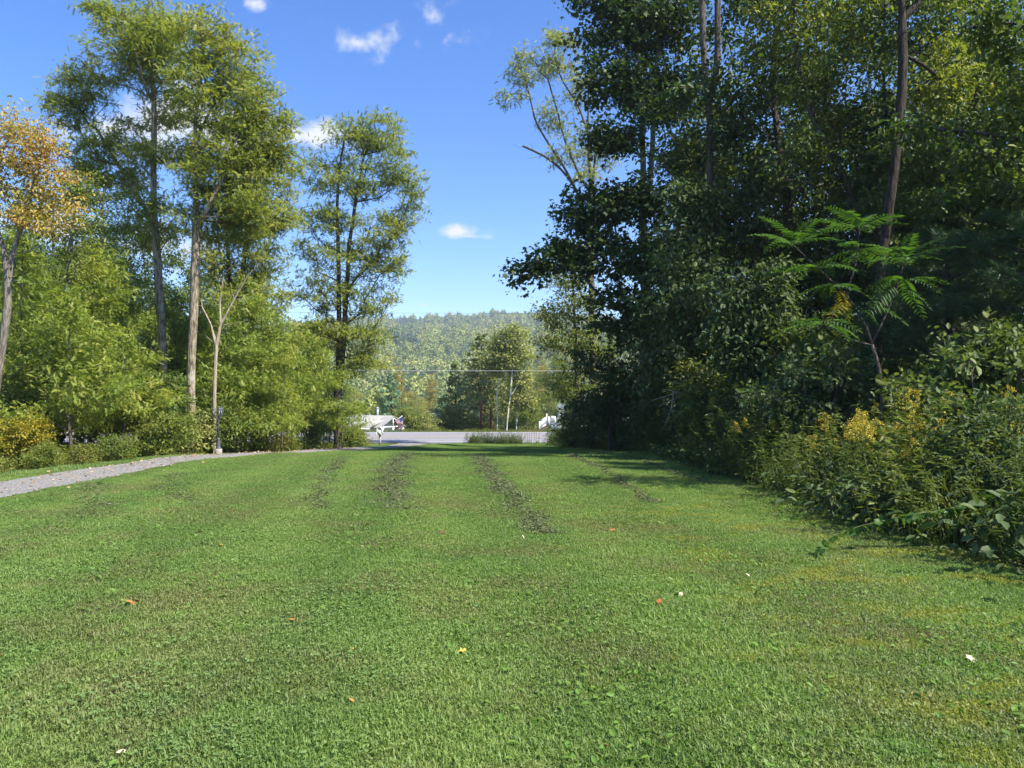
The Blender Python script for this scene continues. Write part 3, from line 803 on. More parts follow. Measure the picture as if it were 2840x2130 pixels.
# scatter sources for weeds
def weed_stems(seed, n, h0, h1, leaf_len, R, lf=22, arch=.25):
    r = np.random.default_rng(seed); mb = MB(); pos = []; dr = []; sz = []
    for i in range(n):
        a = r.uniform(0, 6.28); b = np.array([r.normal() * R * .5, r.normal() * R * .5, -.02]); h = r.uniform(h0, h1); ar = arch * r.uniform(.3, 1.4)
        f = np.linspace(0, 1, 6); pts = b + np.stack([np.cos(a) * ar * h * f ** 2, np.sin(a) * ar * h * f ** 2, h * f * (1 - .15 * f * ar)], 1)
        mb.tube(pts, np.linspace(.005, .002, 6), 3, .4, cap=False)
        k = int(lf * h); ff = r.uniform(.15, 1, k)
        pos.append(np.stack([np.interp(ff, f, pts[:, j]) for j in range(3)], 1)); aa = r.uniform(0, 6.28, k)
        dr.append(np.stack([np.cos(aa), np.sin(aa), r.uniform(-.5, .5, k)], 1)); sz.append(leaf_len * r.uniform(.6, 1.25, k) * (1.15 - .4 * ff))
    pos, dr, sz = np.concatenate(pos), np.concatenate(dr), np.concatenate(sz); n = len(pos)
    nr = r.normal(size=(n, 3)) * .4; nr[:, 2] += 1
    lance = (np.array([[0, 0, 0], [-.1, .4, .03], [0, 1, -.16], [.1, .4, .03]]), np.array([[0, 3, 2, 1]]), None)
    put_leaves(mb, lance, pos, dr, nr, sz, np.clip(r.normal(.45, .22, n), 0, 1)); return mb
def herb(seed, n, H, R, size, tm):
    r = np.random.default_rng(seed); mb = MB()
    p = np.stack([r.normal(size=n) * R, r.normal(size=n) * R, H * r.random(n) ** .7], 1)
    d = p.copy(); d[:, 2] = 0; d = d / (np.linalg.norm(d, axis=1)[:, None] + .05) + r.normal(size=(n, 3)) * .5; d[:, 2] -= .25
    nr = r.normal(size=(n, 3)) * .5; nr[:, 2] += 1
    put_leaves(mb, tm, p, d, nr, size * r.uniform(.6, 1.3, n), np.clip(r.normal(.5, .22, n), 0, 1))
    for i in range(8):
        a = r.uniform(0, 6.28); mb.tube([(0, 0, -.02), (math.cos(a) * R * .5, math.sin(a) * R * .5, H * .5), (math.cos(a) * R, math.sin(a) * R, H * .9)], [.006, .004, .002], 3, .3, cap=False)
    return mb
def tall_grass(seed, n, h0, h1, R):
    mb = lawn_blades(seed, n, h0, h1, .008, R); return mb
WP = [proto_obj(weed_stems(1, 9, .7, 1.15, .12, .3, 40), 'weed_a', M['weed']), proto_obj(weed_stems(2, 8, .5, .95, .10, .3, 46, .45), 'weed_b', M['weed']),
      proto_obj(herb(3, 170, .55, .24, .10, RB), 'weed_c', M['ash']), proto_obj(herb(4, 150, .35, .26, .075, RB), 'weed_d', M['weed']),
      proto_obj(tall_grass(5, 130, .35, .8, .5), 'weed_e', M['weed'])]
WL = [proto_obj(weed_stems(6, 9, .5, 1.0, .11, .3, 40), 'verge_a', M['weed_lit']), proto_obj(herb(7, 150, .5, .26, .09, RB), 'verge_b', M['weed_lit']),
      proto_obj(tall_grass(8, 150, .3, .75, .5), 'verge_c', M['weed_lit']), proto_obj(herb(9, 170, .6, .3, .09, RB), 'verge_d', M['forest_lit'])]
def weeds(name, pts, smin, smax, protos, probs, seed, label, cat='weeds'):
    rng = np.random.default_rng(seed); pts = np.array(pts); n = len(pts)
    rot = np.zeros((n, 3)); rot[:, 2] = rng.uniform(0, 6.28, n); rot[:, :2] = rng.normal(0, .1, (n, 2))
    s = rng.uniform(smin, smax, n); Z = G(pts[:, 0], pts[:, 1]) - .02
    scatter(name, np.c_[pts, Z], rot, np.c_[s, s, s], rng.choice(len(protos), n, p=probs), protos, label, cat)
rng = np.random.default_rng(5)
def edge_r(y): return np.interp(y, [4, 6, 7.5, 10, 17, 22, 28, 33, 40, 44, 50, 56], [6.2, 5.0, 4.55, 4.25, 4.15, 4.3, 4.5, 4.6, 4.1, 3.2, 2.7, 3.0])
pts = []; pts2 = []
for y in np.arange(6.5, 55, .42):
    e = edge_r(y)
    for x in np.arange(e, e + 6.5, .42):
        if rng.random() < (.97 if x < e + 3.5 else .6): pts.append((x + rng.uniform(-.2, .2) + .12, y + rng.uniform(-.2, .2)))
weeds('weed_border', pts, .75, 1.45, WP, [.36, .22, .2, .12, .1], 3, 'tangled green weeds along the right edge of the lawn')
pts = []
for y in np.arange(11, 56, .5):
    e = np.interp(y, [11, 18, 24, 29, 35, 42, 49, 56], [-13.3, -12.1, -11.7, -11.5, -10.4, -9.7, -11.3, -15])
    for x in np.arange(e - 12, e, .55):
        if rng.random() < (.95 if x > e - 3 else .45): pts.append((x + rng.uniform(-.25, .25), y + rng.uniform(-.25, .25)))
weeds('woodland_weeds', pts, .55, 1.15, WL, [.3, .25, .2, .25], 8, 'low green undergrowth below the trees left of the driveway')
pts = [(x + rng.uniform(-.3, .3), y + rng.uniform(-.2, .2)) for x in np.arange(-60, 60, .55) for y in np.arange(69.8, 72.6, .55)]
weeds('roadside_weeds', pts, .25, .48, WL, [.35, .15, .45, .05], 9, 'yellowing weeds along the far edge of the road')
# ------------------------------------------------------------------ left-hand wood
def gz(x, y): return float(G(x, y))
def foot(px, D):
    X = (px - 1420) / FP * D; return np.array([X, D, gz(X, D) - .05])
def chain(f, pts, D): return [f] + [W(q[0], q[1], q[2] if len(q) > 2 else D) for q in pts]
# A: tall left locust
D = 31.0
t = make_tree('locust_tree', 101, [chain(foot(458, D), [(452, 1000), (440, 800), (428, 620), (425, 450), (428, 330), (420, 180), (410, 50)], D), chain(W(428, 620, D), [(380, 540, D + 1), (330, 460, D + 1.5), (270, 360, D + 2)], D), chain(W(420, 300, D), [(390, 200, D - 1), (360, 100, D - 1)], D)],
     [px_lobe(390, 70, D, 130, 80), px_lobe(330, 160, D, 120, 70), px_lobe(430, 180, D, 130, 80), px_lobe(230, 240, D + 1, 90, 60), px_lobe(200, 310, D + 1, 80, 60), px_lobe(320, 380, D + 1, 110, 60), px_lobe(400, 450, D, 80, 50), px_lobe(420, 560, D, 90, 50), px_lobe(300, 30, D, 60, 50), px_lobe(480, 90, D - 1, 100, 80), px_lobe(330, 500, D + 2, 90, 60), px_lobe(450, 640, D, 60, 60), px_lobe(380, 640, D + 1.5, 110, 60), px_lobe(330, 760, D + 1.5, 90, 50), px_lobe(260, 440, D + 1.5, 80, 60), px_lobe(470, 300, D + .5, 80, 60)],
     520, 50, LFR, .18, .40, M['locust'], M['bark_warm'], .16, flat=.3, droop=.12, upb=1.3, shell=.36, rtip=.011)
tag(t, 'tall locust with straight pale trunk, tallest crown left of centre in the left wood', 'tree', 'tall locust trees')
# B: locust right of it with the fork
D = 29.0
t = make_tree('locust_tree', 102, [chain(foot(528, D), [(532, 1000), (540, 820), (545, 640), (542, 520), (540, 400), (548, 280), (560, 150), (575, 60)], D), chain(W(545, 645, D), [(585, 560, D - .5), (630, 470, D - .5), (680, 380, D), (730, 310, D)], D), chain(W(540, 390, D), [(580, 310, D + .5), (620, 220, D + 1)], D)],
     [px_lobe(580, 110, D, 110, 80), px_lobe(650, 170, D, 90, 80), px_lobe(560, 220, D, 110, 60), px_lobe(700, 290, D, 110, 70), px_lobe(770, 340, D, 70, 60), px_lobe(650, 400, D, 110, 60), px_lobe(560, 480, D, 90, 60), px_lobe(520, 430, D + 1, 80, 50), px_lobe(700, 450, D, 90, 70), px_lobe(620, 560, D + .5, 90, 60), px_lobe(520, 600, D, 60, 50), px_lobe(690, 570, D, 90, 60), px_lobe(640, 650, D + 1, 100, 50), px_lobe(740, 430, D + .5, 80, 60), px_lobe(600, 310, D, 110, 60)],
     520, 50, LFR, .18, .40, M['locust'], M['bark_warm'], .16, flat=.3, droop=.12, upb=1.3, shell=.36, rtip=.011)
tag(t, 'tall forked locust with bare lower trunk behind the lamp post', 'tree', 'tall locust trees')
# D: locust behind them
D = 38.0
t = make_tree('locust_tree', 103, [chain(foot(628, D), [(640, 1000), (655, 880), (672, 760), (688, 640), (690, 520), (700, 420)], D), chain(W(650, 960, D), [(640, 840), (632, 700), (625, 560)], D)],
     [px_lobe(720, 520, D, 100, 60), px_lobe(760, 610, D, 90, 50), px_lobe(690, 640, D, 100, 60), px_lobe(640, 560, D, 80, 60), px_lobe(720, 720, D, 90, 50), px_lobe(660, 780, D, 90, 50), px_lobe(590, 720, D, 70, 60), px_lobe(760, 470, D, 70, 50), px_lobe(720, 830, D, 80, 60)],
     340, 48, LFR, .20, .44, M['locust'], M['bark_mid'], .2, flat=.3, droop=.12, upb=1.3, shell=.36, rtip=.011)
tag(t, 'leaning twin-stemmed locust between the forked locust and the drive entrance tree', 'tree', 'tall locust trees')
# C: locust by the drive entrance
D = 43.0
t = make_tree('locust_tree', 104, [chain(foot(938, D), [(938, 1050), (940, 900), (940, 750), (935, 600), (940, 470), (960, 360)], D), chain(W(938, 1080, D), [(952, 960), (958, 840), (966, 700), (985, 560), (1010, 430)], D)],
     [px_lobe(960, 380, D, 90, 60), px_lobe(1050, 370, D, 80, 60), px_lobe(1110, 470, D, 70, 60), px_lobe(890, 480, D, 70, 60), px_lobe(1010, 500, D, 100, 60), px_lobe(1140, 570, D, 50, 60), px_lobe(900, 610, D, 80, 50), px_lobe(1050, 640, D, 100, 60), px_lobe(860, 690, D, 60, 40), px_lobe(960, 720, D, 100, 60), px_lobe(1080, 740, D, 60, 50), px_lobe(840, 790, D, 60, 40), px_lobe(940, 830, D, 90, 50), px_lobe(1040, 840, D, 60, 50), px_lobe(1000, 930, D, 80, 60), px_lobe(900, 930, D, 80, 60), px_lobe(1010, 1000, D, 60, 50)],
     480, 54, LFR, .215, .50, M['locust'], M['bark_dark'], .24, flat=.28, droop=.12, upb=1.3, shell=.36, rtip=.012)
tag(t, 'dark twin-trunked locust standing alone at the driveway entrance by the mailbox', 'tree', 'tall locust trees')
# pale dead tree by the lamp
D = 29.5
dead = np.array([W(*q, D) for q in [(700, 690), (640, 800), (600, 770), (575, 800), (560, 820), (690, 830), (655, 730), (632, 690), (715, 740), (610, 860), (560, 700), (670, 780), (545, 760), (520, 700), (590, 690), (735, 700), (700, 640), (660, 650), (600, 640), (725, 800), (530, 840), (640, 900), (570, 930), (680, 890), (510, 790)]])
t = make_tree('dead_tree', 105, [chain(foot(597, D), [(594, 1100), (597, 1020), (600, 960)], D), chain(W(600, 965, D), [(612, 900), (610, 840), (620, 760)], D), chain(W(600, 965, D), [(585, 900), (560, 850), (558, 800)], D), chain(W(612, 900, D), [(650, 830), (690, 760)], D)],
     [], 0, 0, RB, .1, .3, M['weed'], M['bark_pale'], .075, rtip=.007, dead_tips=dead, jit=.05)
tag(t, 'slim dead tree with bare pale branches directly behind the lamp post', 'tree')
# orange-leaved tree far left
D = 20.5
t = make_tree('turning_tree', 106, [chain(foot(-30, D), [(0, 1000), (22, 860), (28, 760), (10, 690)], D), chain(W(25, 800, D), [(30, 700), (60, 620), (90, 540), (110, 450)], D), chain(W(10, 690, D), [(-20, 600), (-40, 500)], D)],
     [px_lobe(20, 330, D, 80, 50), px_lobe(110, 390, D, 90, 50), px_lobe(40, 440, D, 100, 50), px_lobe(150, 470, D, 70, 50), px_lobe(60, 530, D, 100, 50), px_lobe(170, 560, D, 60, 40), px_lobe(150, 630, D, 70, 30), px_lobe(-60, 430, D, 90, 110), px_lobe(-90, 560, D, 80, 70), px_lobe(200, 600, D, 30, 40), px_lobe(70, 600, D, 80, 35)],
     260, 40, RB, .085, .34, M['orange'], M['bark'], .10, droop=.7)
tag(t, 'tree with yellow and orange turning leaves at the left frame edge', 'tree')
# slim birch-like stem
D = 26.0
t = make_tree('slim_tree', 107, [chain(foot(160, D), [(165, 1060), (172, 940), (186, 820), (196, 700), (205, 600), (215, 500)], D)],
     [px_lobe(215, 520, D, 60, 50), px_lobe(230, 610, D, 60, 40), px_lobe(180, 690, D, 60, 40), px_lobe(220, 760, D, 50, 40)], 90, 34, RB, .1, .4, M['forest_lit'], M['bark_maple'], .09)
tag(t, 'slim grey-stemmed young tree left of the tall locusts', 'tree')
# dark and mixed trees behind
back = [(F4, 300, 46, .95, .4, 'maple', 'dark green maple filling the gap behind the tall left locusts'),
        (F4, 140, 42, .80, 2.1, 'maple', 'dark leafy tree behind the orange-leaved tree'),
        (F5, 30, 36, .72, 1.2, 'forest_lit', 'lower green tree behind the left frame edge'),
        (F5, 400, 50, .95, 3.3, 'forest', 'shaded tree deep behind the leftmost locust trunk'),
        (F5, 560, 48, .85, 5.0, 'forest', 'green tree low behind the forked locust'),
        (F4, -150, 36, .8, .9, 'forest', 'leafy tree just outside the left frame edge'),
        (F4, 220, 52, .8, 4.2, 'forest', 'mid green tree between the dark maple and the slim tree'),
        (F5, 680, 50, .72, 4.0, 'forest_lit', 'low green tree behind the twin-stemmed locust'),
        (F5, 470, 41, .62, 1.9, 'forest', 'low shaded tree between the two pale locust trunks'),
        (F5, 250, 38, .7, 2.6, 'forest_lit', 'rounded green tree behind the saplings at left'),
        (F5, 770, 50, .55, 2.9, 'forest_lit', 'low rounded tree behind the saplings near the entrance')]
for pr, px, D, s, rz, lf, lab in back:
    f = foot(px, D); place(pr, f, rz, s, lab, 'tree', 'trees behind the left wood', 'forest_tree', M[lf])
# young locusts, front to back
sap = [(S1, 60, 24, 1.0, 'front sapling nearest the left frame edge'), (S3, 250, 27, .95, 'sapling left of the pale trunk of the tall locust'), (S2, 350, 25, .7, 'low sapling in front of the tall left locust'),
       (S1, 500, 33, .9, 'sapling between the two tall pale trunks'), (S3, 140, 32, .95, 'taller sapling behind the yellow shrub'), (S2, 660, 33, .95, 'sapling just right of the lamp post'),
       (S1, 740, 35, .95, 'sapling second right of the lamp post'), (S3, 810, 38, .8, 'sapling below the leaning twin-stemmed locust'), (S2, 880, 39, .95, 'sapling beside the dark entrance trunk'),
       (S3, 330, 34, 1.0, 'sapling behind the leftmost bare trunk'), (S1, 915, 46, .75, 'sapling behind the dark entrance trunk'),
       (S1, 430, 38, 1.0, 'sapling deep between the pale trunks'), (S3, 590, 40, .85, 'sapling behind the dead tree'), (S2, 200, 22.5, .8, 'small sapling close to the driveway at left'), (S2, 780, 31.5, .72, 'small sapling close to the driveway right of the lamp'), (S1, -40, 29, 1.1, 'tall sapling at the very left frame edge'), (S3, 300, 30, 1.0, 'dense sapling left of the leftmost bare trunk'), (S1, 560, 33, 1.0, 'sapling just behind the lamp post'), (S3, 700, 36, 1.0, 'tall sapling in the row right of the lamp'), (S1, 850, 42, 1.0, 'tall sapling left of the dark entrance trunk'), (S2, 100, 26.5, 1.1, 'broad sapling beside the yellow shrub'), (S3, 620, 36, .95, 'sapling behind the dead tree and lamp post'), (S3, 700, 46, .8, 'sapling far behind the lamp post')]
for i, (pr, px, D, s, lab) in enumerate(sap):
    place(pr, foot(px, D), i * 1.7, s, 'young yellow-green locust ' + lab, 'sapling', 'young locusts', 'locust_sapling')
for px, D, s, rz, lf, pr, lab in [(70, 21.5, .75, 0, 'yellow', B1, 'yellow-leaved shrub low beside the driveway at far left'), (150, 26.5, 1.5, 1, 'yellow', B3, 'bright yellow shrub inside the wood behind the front sapling'),
      (330, 22.5, .55, 2, 'forest_lit', B2, 'dark green shrub at the drive edge left of the bushy shrub'), (505, 28.2, 1.0, 3, 'pale', B1, 'bushy pale shrub left of the lamp post'), (455, 24.5, .95, 4, 'forest_lit', B2, 'low shrub below the pale locust trunks'),
      (650, 30.5, .95, 5, 'forest_lit', B3, 'leafy shrub just right of the lamp post'), (230, 20.5, .42, 6, 'weed_lit', B2, 'low weedy shrub at the drive edge near the left frame'), (120, 19.6, .38, 7, 'forest_lit', B1, 'small shrub at the left end of the driveway edge'),
      (860, 36, .85, 8, 'forest_lit', B1, 'dark shrub under the sapling by the entrance trunk'), (970, 43.5, .9, 9, 'forest_lit', B2, 'shrub at the foot of the dark entrance trunk'), (1000, 46.5, .6, 10, 'weed_lit', B1, 'weedy shrub left of the mailbox'),
      (730, 32, .6, 11, 'weed_lit', B1, 'weedy shrub beside the drive right of the lamp'), (560, 31.5, 1.2, 12, 'forest_lit', B3, 'tall shrub behind the lamp post'), (800, 34, .6, 13, 'weed_lit', B2, 'low shrub at the drive edge toward the entrance'), (400, 27, 1.2, 14, 'forest', B3, 'shaded shrub between saplings left of the lamp'), (20, 24, 1.2, 15, 'forest_lit', B3, 'tall shrub at the left frame edge')]:
    place(pr, foot(px, D), rz, s, lab, 'shrub', 'shrubs left of the driveway', 'shrub', M[lf])

# ------------------------------------------------------------------ right-hand wood
D = 29.0      # big dark maple with the overhanging bough
t = make_tree('maple_tree', 201, [chain(foot(1785, D), [(1790, 900), (1785, 650), (1782, 430), (1775, 250), (1770, 60), (1770, -150)], D), chain(W(1786, 620, D), [(1805, 470), (1812, 330), (1830, 120), (1850, -120)], D)],
     [px_lobe(1700, 60, D, 130, 120), px_lobe(1830, 60, D, 150, 120), px_lobe(1720, 230, D, 130, 80), px_lobe(1850, 260, D, 140, 90), px_lobe(1700, 370, D - 1, 100, 50), px_lobe(1640, 590, D - 1, 90, 70), px_lobe(1760, 560, D - 1, 130, 70), px_lobe(1560, 700, D - 1, 80, 50), px_lobe(1470, 740, D - 1, 60, 55), px_lobe(1680, 720, D - 1, 130, 80), px_lobe(1830, 720, D - 2, 120, 90), px_lobe(1730, 870, D, 120, 90), px_lobe(1850, 930, D - 1, 120, 90), px_lobe(1680, -30, D, 110, 60), px_lobe(1800, 1040, D, 110, 80), px_lobe(1920, 450, D + 1, 100, 90), px_lobe(1450, 790, D - 1, 35, 35)],
     900, 42, LMAP, .15, .46, M['maple'], M['bark_maple'], .21, droop=.5)
tag(t, 'big dark maple with twin grey trunks and a bough reaching left over the lawn', 'tree')
D = 24.0      # double trunk
t = make_tree('ash_tree', 202, [chain(foot(1958, D), [(1960, 900), (1965, 640), (1968, 450), (1966, 290), (1952, 150), (1946, 0), (1945, -250)], D), chain(W(1966, 300, D), [(1985, 230), (1992, 100), (1990, -60), (1995, -280)], D)],
     [px_lobe(1960, -230, D, 200, 110, None, 4.), px_lobe(2080, -100, D + 1, 120, 100, None, 3.), px_lobe(2050, 380, D - .5, 90, 90, None, 3.), px_lobe(1920, 560, D - .8, 80, 80, None, 3.), px_lobe(2050, 620, D - .8, 110, 90, None, 4.), px_lobe(1900, 720, D - 1, 100, 90, None, 4.), px_lobe(2100, 500, D, 60, 80, None, 2.)],
     330, 36, RB, .15, .42, M['ash'], M['bark_mid'], .17, droop=.6, taper=.4)
tag(t, 'tall tree with a thick brown trunk that forks into two stems', 'tree')
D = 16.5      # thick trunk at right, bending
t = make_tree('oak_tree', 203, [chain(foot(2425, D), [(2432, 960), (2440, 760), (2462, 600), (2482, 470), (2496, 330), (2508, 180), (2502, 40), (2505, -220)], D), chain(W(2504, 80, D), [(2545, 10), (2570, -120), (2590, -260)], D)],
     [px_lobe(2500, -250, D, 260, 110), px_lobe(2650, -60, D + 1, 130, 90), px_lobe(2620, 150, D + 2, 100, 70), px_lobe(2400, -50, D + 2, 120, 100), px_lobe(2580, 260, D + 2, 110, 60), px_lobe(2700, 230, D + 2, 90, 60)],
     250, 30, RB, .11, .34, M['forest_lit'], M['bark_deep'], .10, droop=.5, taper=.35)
tag(t, 'tall thick-trunked tree leaning right behind the sumac', 'tree')
D = 50.0      # sparse locust at the sky edge
dead = np.array([W(*q, D) for q in [(1422, 400), (1445, 410), (1470, 395), (1500, 420), (1462, 440), (1520, 380), (1500, 330), (1560, 330), (1480, 350)]])
t = make_tree('locust_tree', 204, [chain(foot(1648, D), [(1642, 900), (1640, 700), (1636, 500), (1632, 380), (1632, 250)], D), chain(W(1640, 640, D), [(1600, 530), (1550, 440), (1490, 350), (1470, 270), (1458, 220)], D), chain(W(1605, 540, D), [(1560, 470), (1510, 430), (1450, 405)], D), chain(W(1640, 560, D), [(1652, 430), (1660, 320)], D), chain(W(1620, 520, D), [(1570, 400), (1540, 290), (1520, 220)], D), chain(W(1634, 380, D), [(1600, 280), (1560, 230), (1540, 170)], D)],
     [px_lobe(1420, 180, D, 45, 25), px_lobe(1470, 160, D, 50, 25), px_lobe(1520, 180, D, 50, 35), px_lobe(1560, 110, D, 50, 30), px_lobe(1570, 160, D, 50, 30), px_lobe(1410, 270, D, 40, 22), px_lobe(1530, 320, D, 50, 50), px_lobe(1600, 400, D, 50, 60), px_lobe(1600, 250, D, 50, 60), px_lobe(1560, 430, D, 40, 40), px_lobe(1690, 400, D, 60, 60), px_lobe(1640, 500, D, 50, 60), px_lobe(1460, 210, D, 40, 30)],
     240, 22, LFR, .26, .5, M['pale'], M['bark_mid'], .2, flat=.4, droop=.45, dead_tips=dead)
tag(t, 'thin airy locust against the sky with bare leaning limbs', 'tree', 'tall locust trees')
D = 42.0      # sunlit small tree at the wood's far corner
t = make_tree('roadside_tree', 205, [chain(foot(1600, D), [(1600, 1050), (1598, 950), (1590, 820), (1585, 700)], D)],
     [px_lobe(1560, 760, D, 60, 60), px_lobe(1600, 840, D, 80, 70), px_lobe(1530, 880, D, 50, 50), px_lobe(1570, 960, D, 70, 60), px_lobe(1640, 950, D, 70, 70), px_lobe(1590, 1060, D, 70, 60), px_lobe(1520, 940, D, 40, 30), px_lobe(1640, 1080, D, 60, 60), px_lobe(1620, 700, D, 60, 60)],
     300, 42, RB, .13, .46, M['forest_lit'], M['bark_mid'], .13, droop=.5)
tag(t, 'bushy yellow-green tree at the far end of the right wood beside the road', 'tree')
for sd, px, D, lb, nt, lab in [(206, 1880, 21.5, [(1830, 860, 90, 70), (1930, 820, 100, 80), (1860, 960, 110, 70), (1960, 950, 90, 80), (1900, 730, 80, 70), (1850, 1050, 110, 50), (1950, 1050, 90, 50)], 240, 'broad-leaved understory tree below the forked trunk'),
                           (207, 2080, 18.5, [(2060, 820, 100, 80), (2150, 900, 110, 70), (2060, 930, 110, 70), (2150, 780, 80, 70), (2100, 1000, 120, 60)], 210, 'leafy understory tree left of the sumac'),
                           (208, 1690, 30, [(1660, 1010, 90, 70), (1720, 1080, 90, 60), (1640, 1120, 80, 50), (1760, 1120, 80, 50)], 170, 'dark understory tree at the wood edge near its far end')]:
    t = make_tree('understory_tree', sd, [chain(foot(px, D), [(px, lb[0][1])], D)], [px_lobe(a, b, D, c, d) for a, b, c, d in lb], nt, 34, RB, .135, .36, M['ash'], M['bark_dark'], .06, droop=.75, rtip=.005)
    tag(t, lab, 'tree', 'understory trees of the right wood')
# dark slender leaning stems
D = 22.0
t = make_tree('leaning_tree', 209, [chain(foot(2420, D), [(2400, 800), (2370, 560), (2310, 430), (2250, 330), (2215, 200), (2200, 80), (2190, -120)], D)],
     [px_lobe(2200, 20, D, 140, 90), px_lobe(2300, 100, D, 130, 90), px_lobe(2180, -120, D, 160, 100), px_lobe(2280, 250, D, 120, 80), px_lobe(2380, 60, D + 1, 100, 80), px_lobe(2350, 330, D + 1, 100, 90), px_lobe(2120, 120, D + 1, 90, 90), px_lobe(2250, 420, D, 90, 70)], 360, 32, RB, .11, .4, M['forest_lit'], M['bark_mid'], .09, bf=.2)
tag(t, 'slender tree leaning left across the gap right of the forked trunk', 'tree')
# white pines
def pine(name, seed, D, px, ytop, R, f0, lab, leaf, nb=46, dens=1.0, tl=.16, bark='bark_dark', shape=1.0):
    """soft-needled conifer: many uneven boughs, each a drooping fan of needle tufts"""
    r = np.random.default_rng(seed); f = foot(px, D); top = W(px + 10, ytop, D); H = top[2] - f[2]
    root = empty(name, f); mb = MB(); lb = MB()
    mb.tube([(0, 0, 0), (.05, 0, H * .5), (0, 0, H)], [.016 * H + .03, .010 * H + .02, .012], 9)
    needle = leaf_needles(9, seed)
    for j in range(nb):
        fr = f0 + (1 - f0) * ((j + r.random()) / nb) ** .9; g = (fr - f0) / (1 - f0)
        L2 = R * max(.12, (1 - g ** 1.5) * (.55 + .45 * min(1, g * 3)) ** shape) * r.uniform(.6, 1.15); a = j * 2.399 + r.uniform(-.5, .5); z = H * fr * .985
        up = r.uniform(-.1, .3) + .35 * g; s = np.linspace(0, 1, 7); pts = np.stack([np.cos(a) * L2 * s, np.sin(a) * L2 * s, z + L2 * (up * s - .3 * s ** 2 + .12 * s ** 3)], 1)
        mb.tube(pts, np.linspace(.012 * H ** .5 + .006, .004, 7), 4, cap=False)
        m = int(150 * L2 ** 1.25 * dens) + 12; ss = r.uniform(.18, 1.02, m); wd = .5 * L2 * (.2 + ss * (1.2 - ss)) * r.normal(size=m) * .5
        c = np.stack([np.interp(ss, s, pts[:, q]) for q in range(3)], 1)
        c += np.stack([-np.sin(a) * wd, np.cos(a) * wd, .09 * L2 * r.normal(size=m) * .6 - .08 * np.abs(wd)], 1)
        d = np.stack([np.cos(a) - np.sin(a) * wd * 1.2 / L2, np.sin(a) + np.cos(a) * wd * 1.2 / L2, .25 + .5 * r.normal(size=m)], 1) + .5 * r.normal(size=(m, 3))
        nr = r.normal(size=(m, 3))
        put_leaves(lb, needle if D < 60 else LFAR, c, d, nr, tl * r.uniform(.7, 1.25, m), np.clip(np.clip(r.normal(.5, .12), .2, .8) + r.normal(0, .2, m), 0, 1))
    mb.obj('trunk', M[bark], root, smooth=True); lb.obj('crown', leaf, root)
    return tag(root, lab, 'tree', 'pines')
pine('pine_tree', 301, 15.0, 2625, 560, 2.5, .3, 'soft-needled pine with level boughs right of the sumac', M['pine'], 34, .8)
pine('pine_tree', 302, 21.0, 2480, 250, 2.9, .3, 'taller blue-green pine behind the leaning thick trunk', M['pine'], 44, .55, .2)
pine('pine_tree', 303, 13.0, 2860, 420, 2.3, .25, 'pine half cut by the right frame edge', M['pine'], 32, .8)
# near branches hanging in at the right frame edge
def near_tree():
    base = np.array([13.6, 14.8, gz(13.6, 14.8) - .05])
    paths = [[base, base + [0, 0, 3.5], base + [-.1, .2, 7], base + [.2, .3, 9.5]],
             [base + [0, 0, 4.2], W(2790, 640, 14.4), W(2650, 560, 14.2), W(2600, 570, 14.2)], [base + [0, 0, 5.4], W(2820, 390, 14.2), W(2700, 365, 14.0), W(2520, 350, 14.0)],
             [base + [0, .1, 7.0], W(2800, 60, 14.2), W(2700, 75, 14.2)], [base + [0, 0, 3.2], W(2830, 740, 14.4), W(2720, 700, 14.2)]]
    lobes = [px_lobe(2740, 60, 14.2, 70, 40, .5), px_lobe(2800, 130, 14.2, 50, 50, .5), px_lobe(2520, 365, 14.0, 55, 25, .3), px_lobe(2640, 560, 14.2, 80, 40, .5), px_lobe(2760, 520, 14.5, 90, 60, .6), px_lobe(2740, 420, 14.2, 90, 50, .6), px_lobe(2820, 300, 14.5, 50, 60, .5), px_lobe(2800, 600, 14.2, 60, 50, .5), px_lobe(2860, 200, 14.5, 60, 120, .6)]
    lobes += [(base + [.6, 0, 9], (1.3, 1.3, 1.0))]
    lobes = [(l[0], l[1], 1.0 if i < 9 else .5) for i, l in enumerate(lobes)]
    return make_tree('elm_tree', 401, paths, lobes, 210, 17, RB, .12, .30, M['forest'], M['bark_dark'], .075, droop=.45, step=.4, rtip=.004, bf=.15, upb=1.2)
tag(near_tree(), 'near broad-leaved tree whose branches hang in at the right frame edge', 'tree')
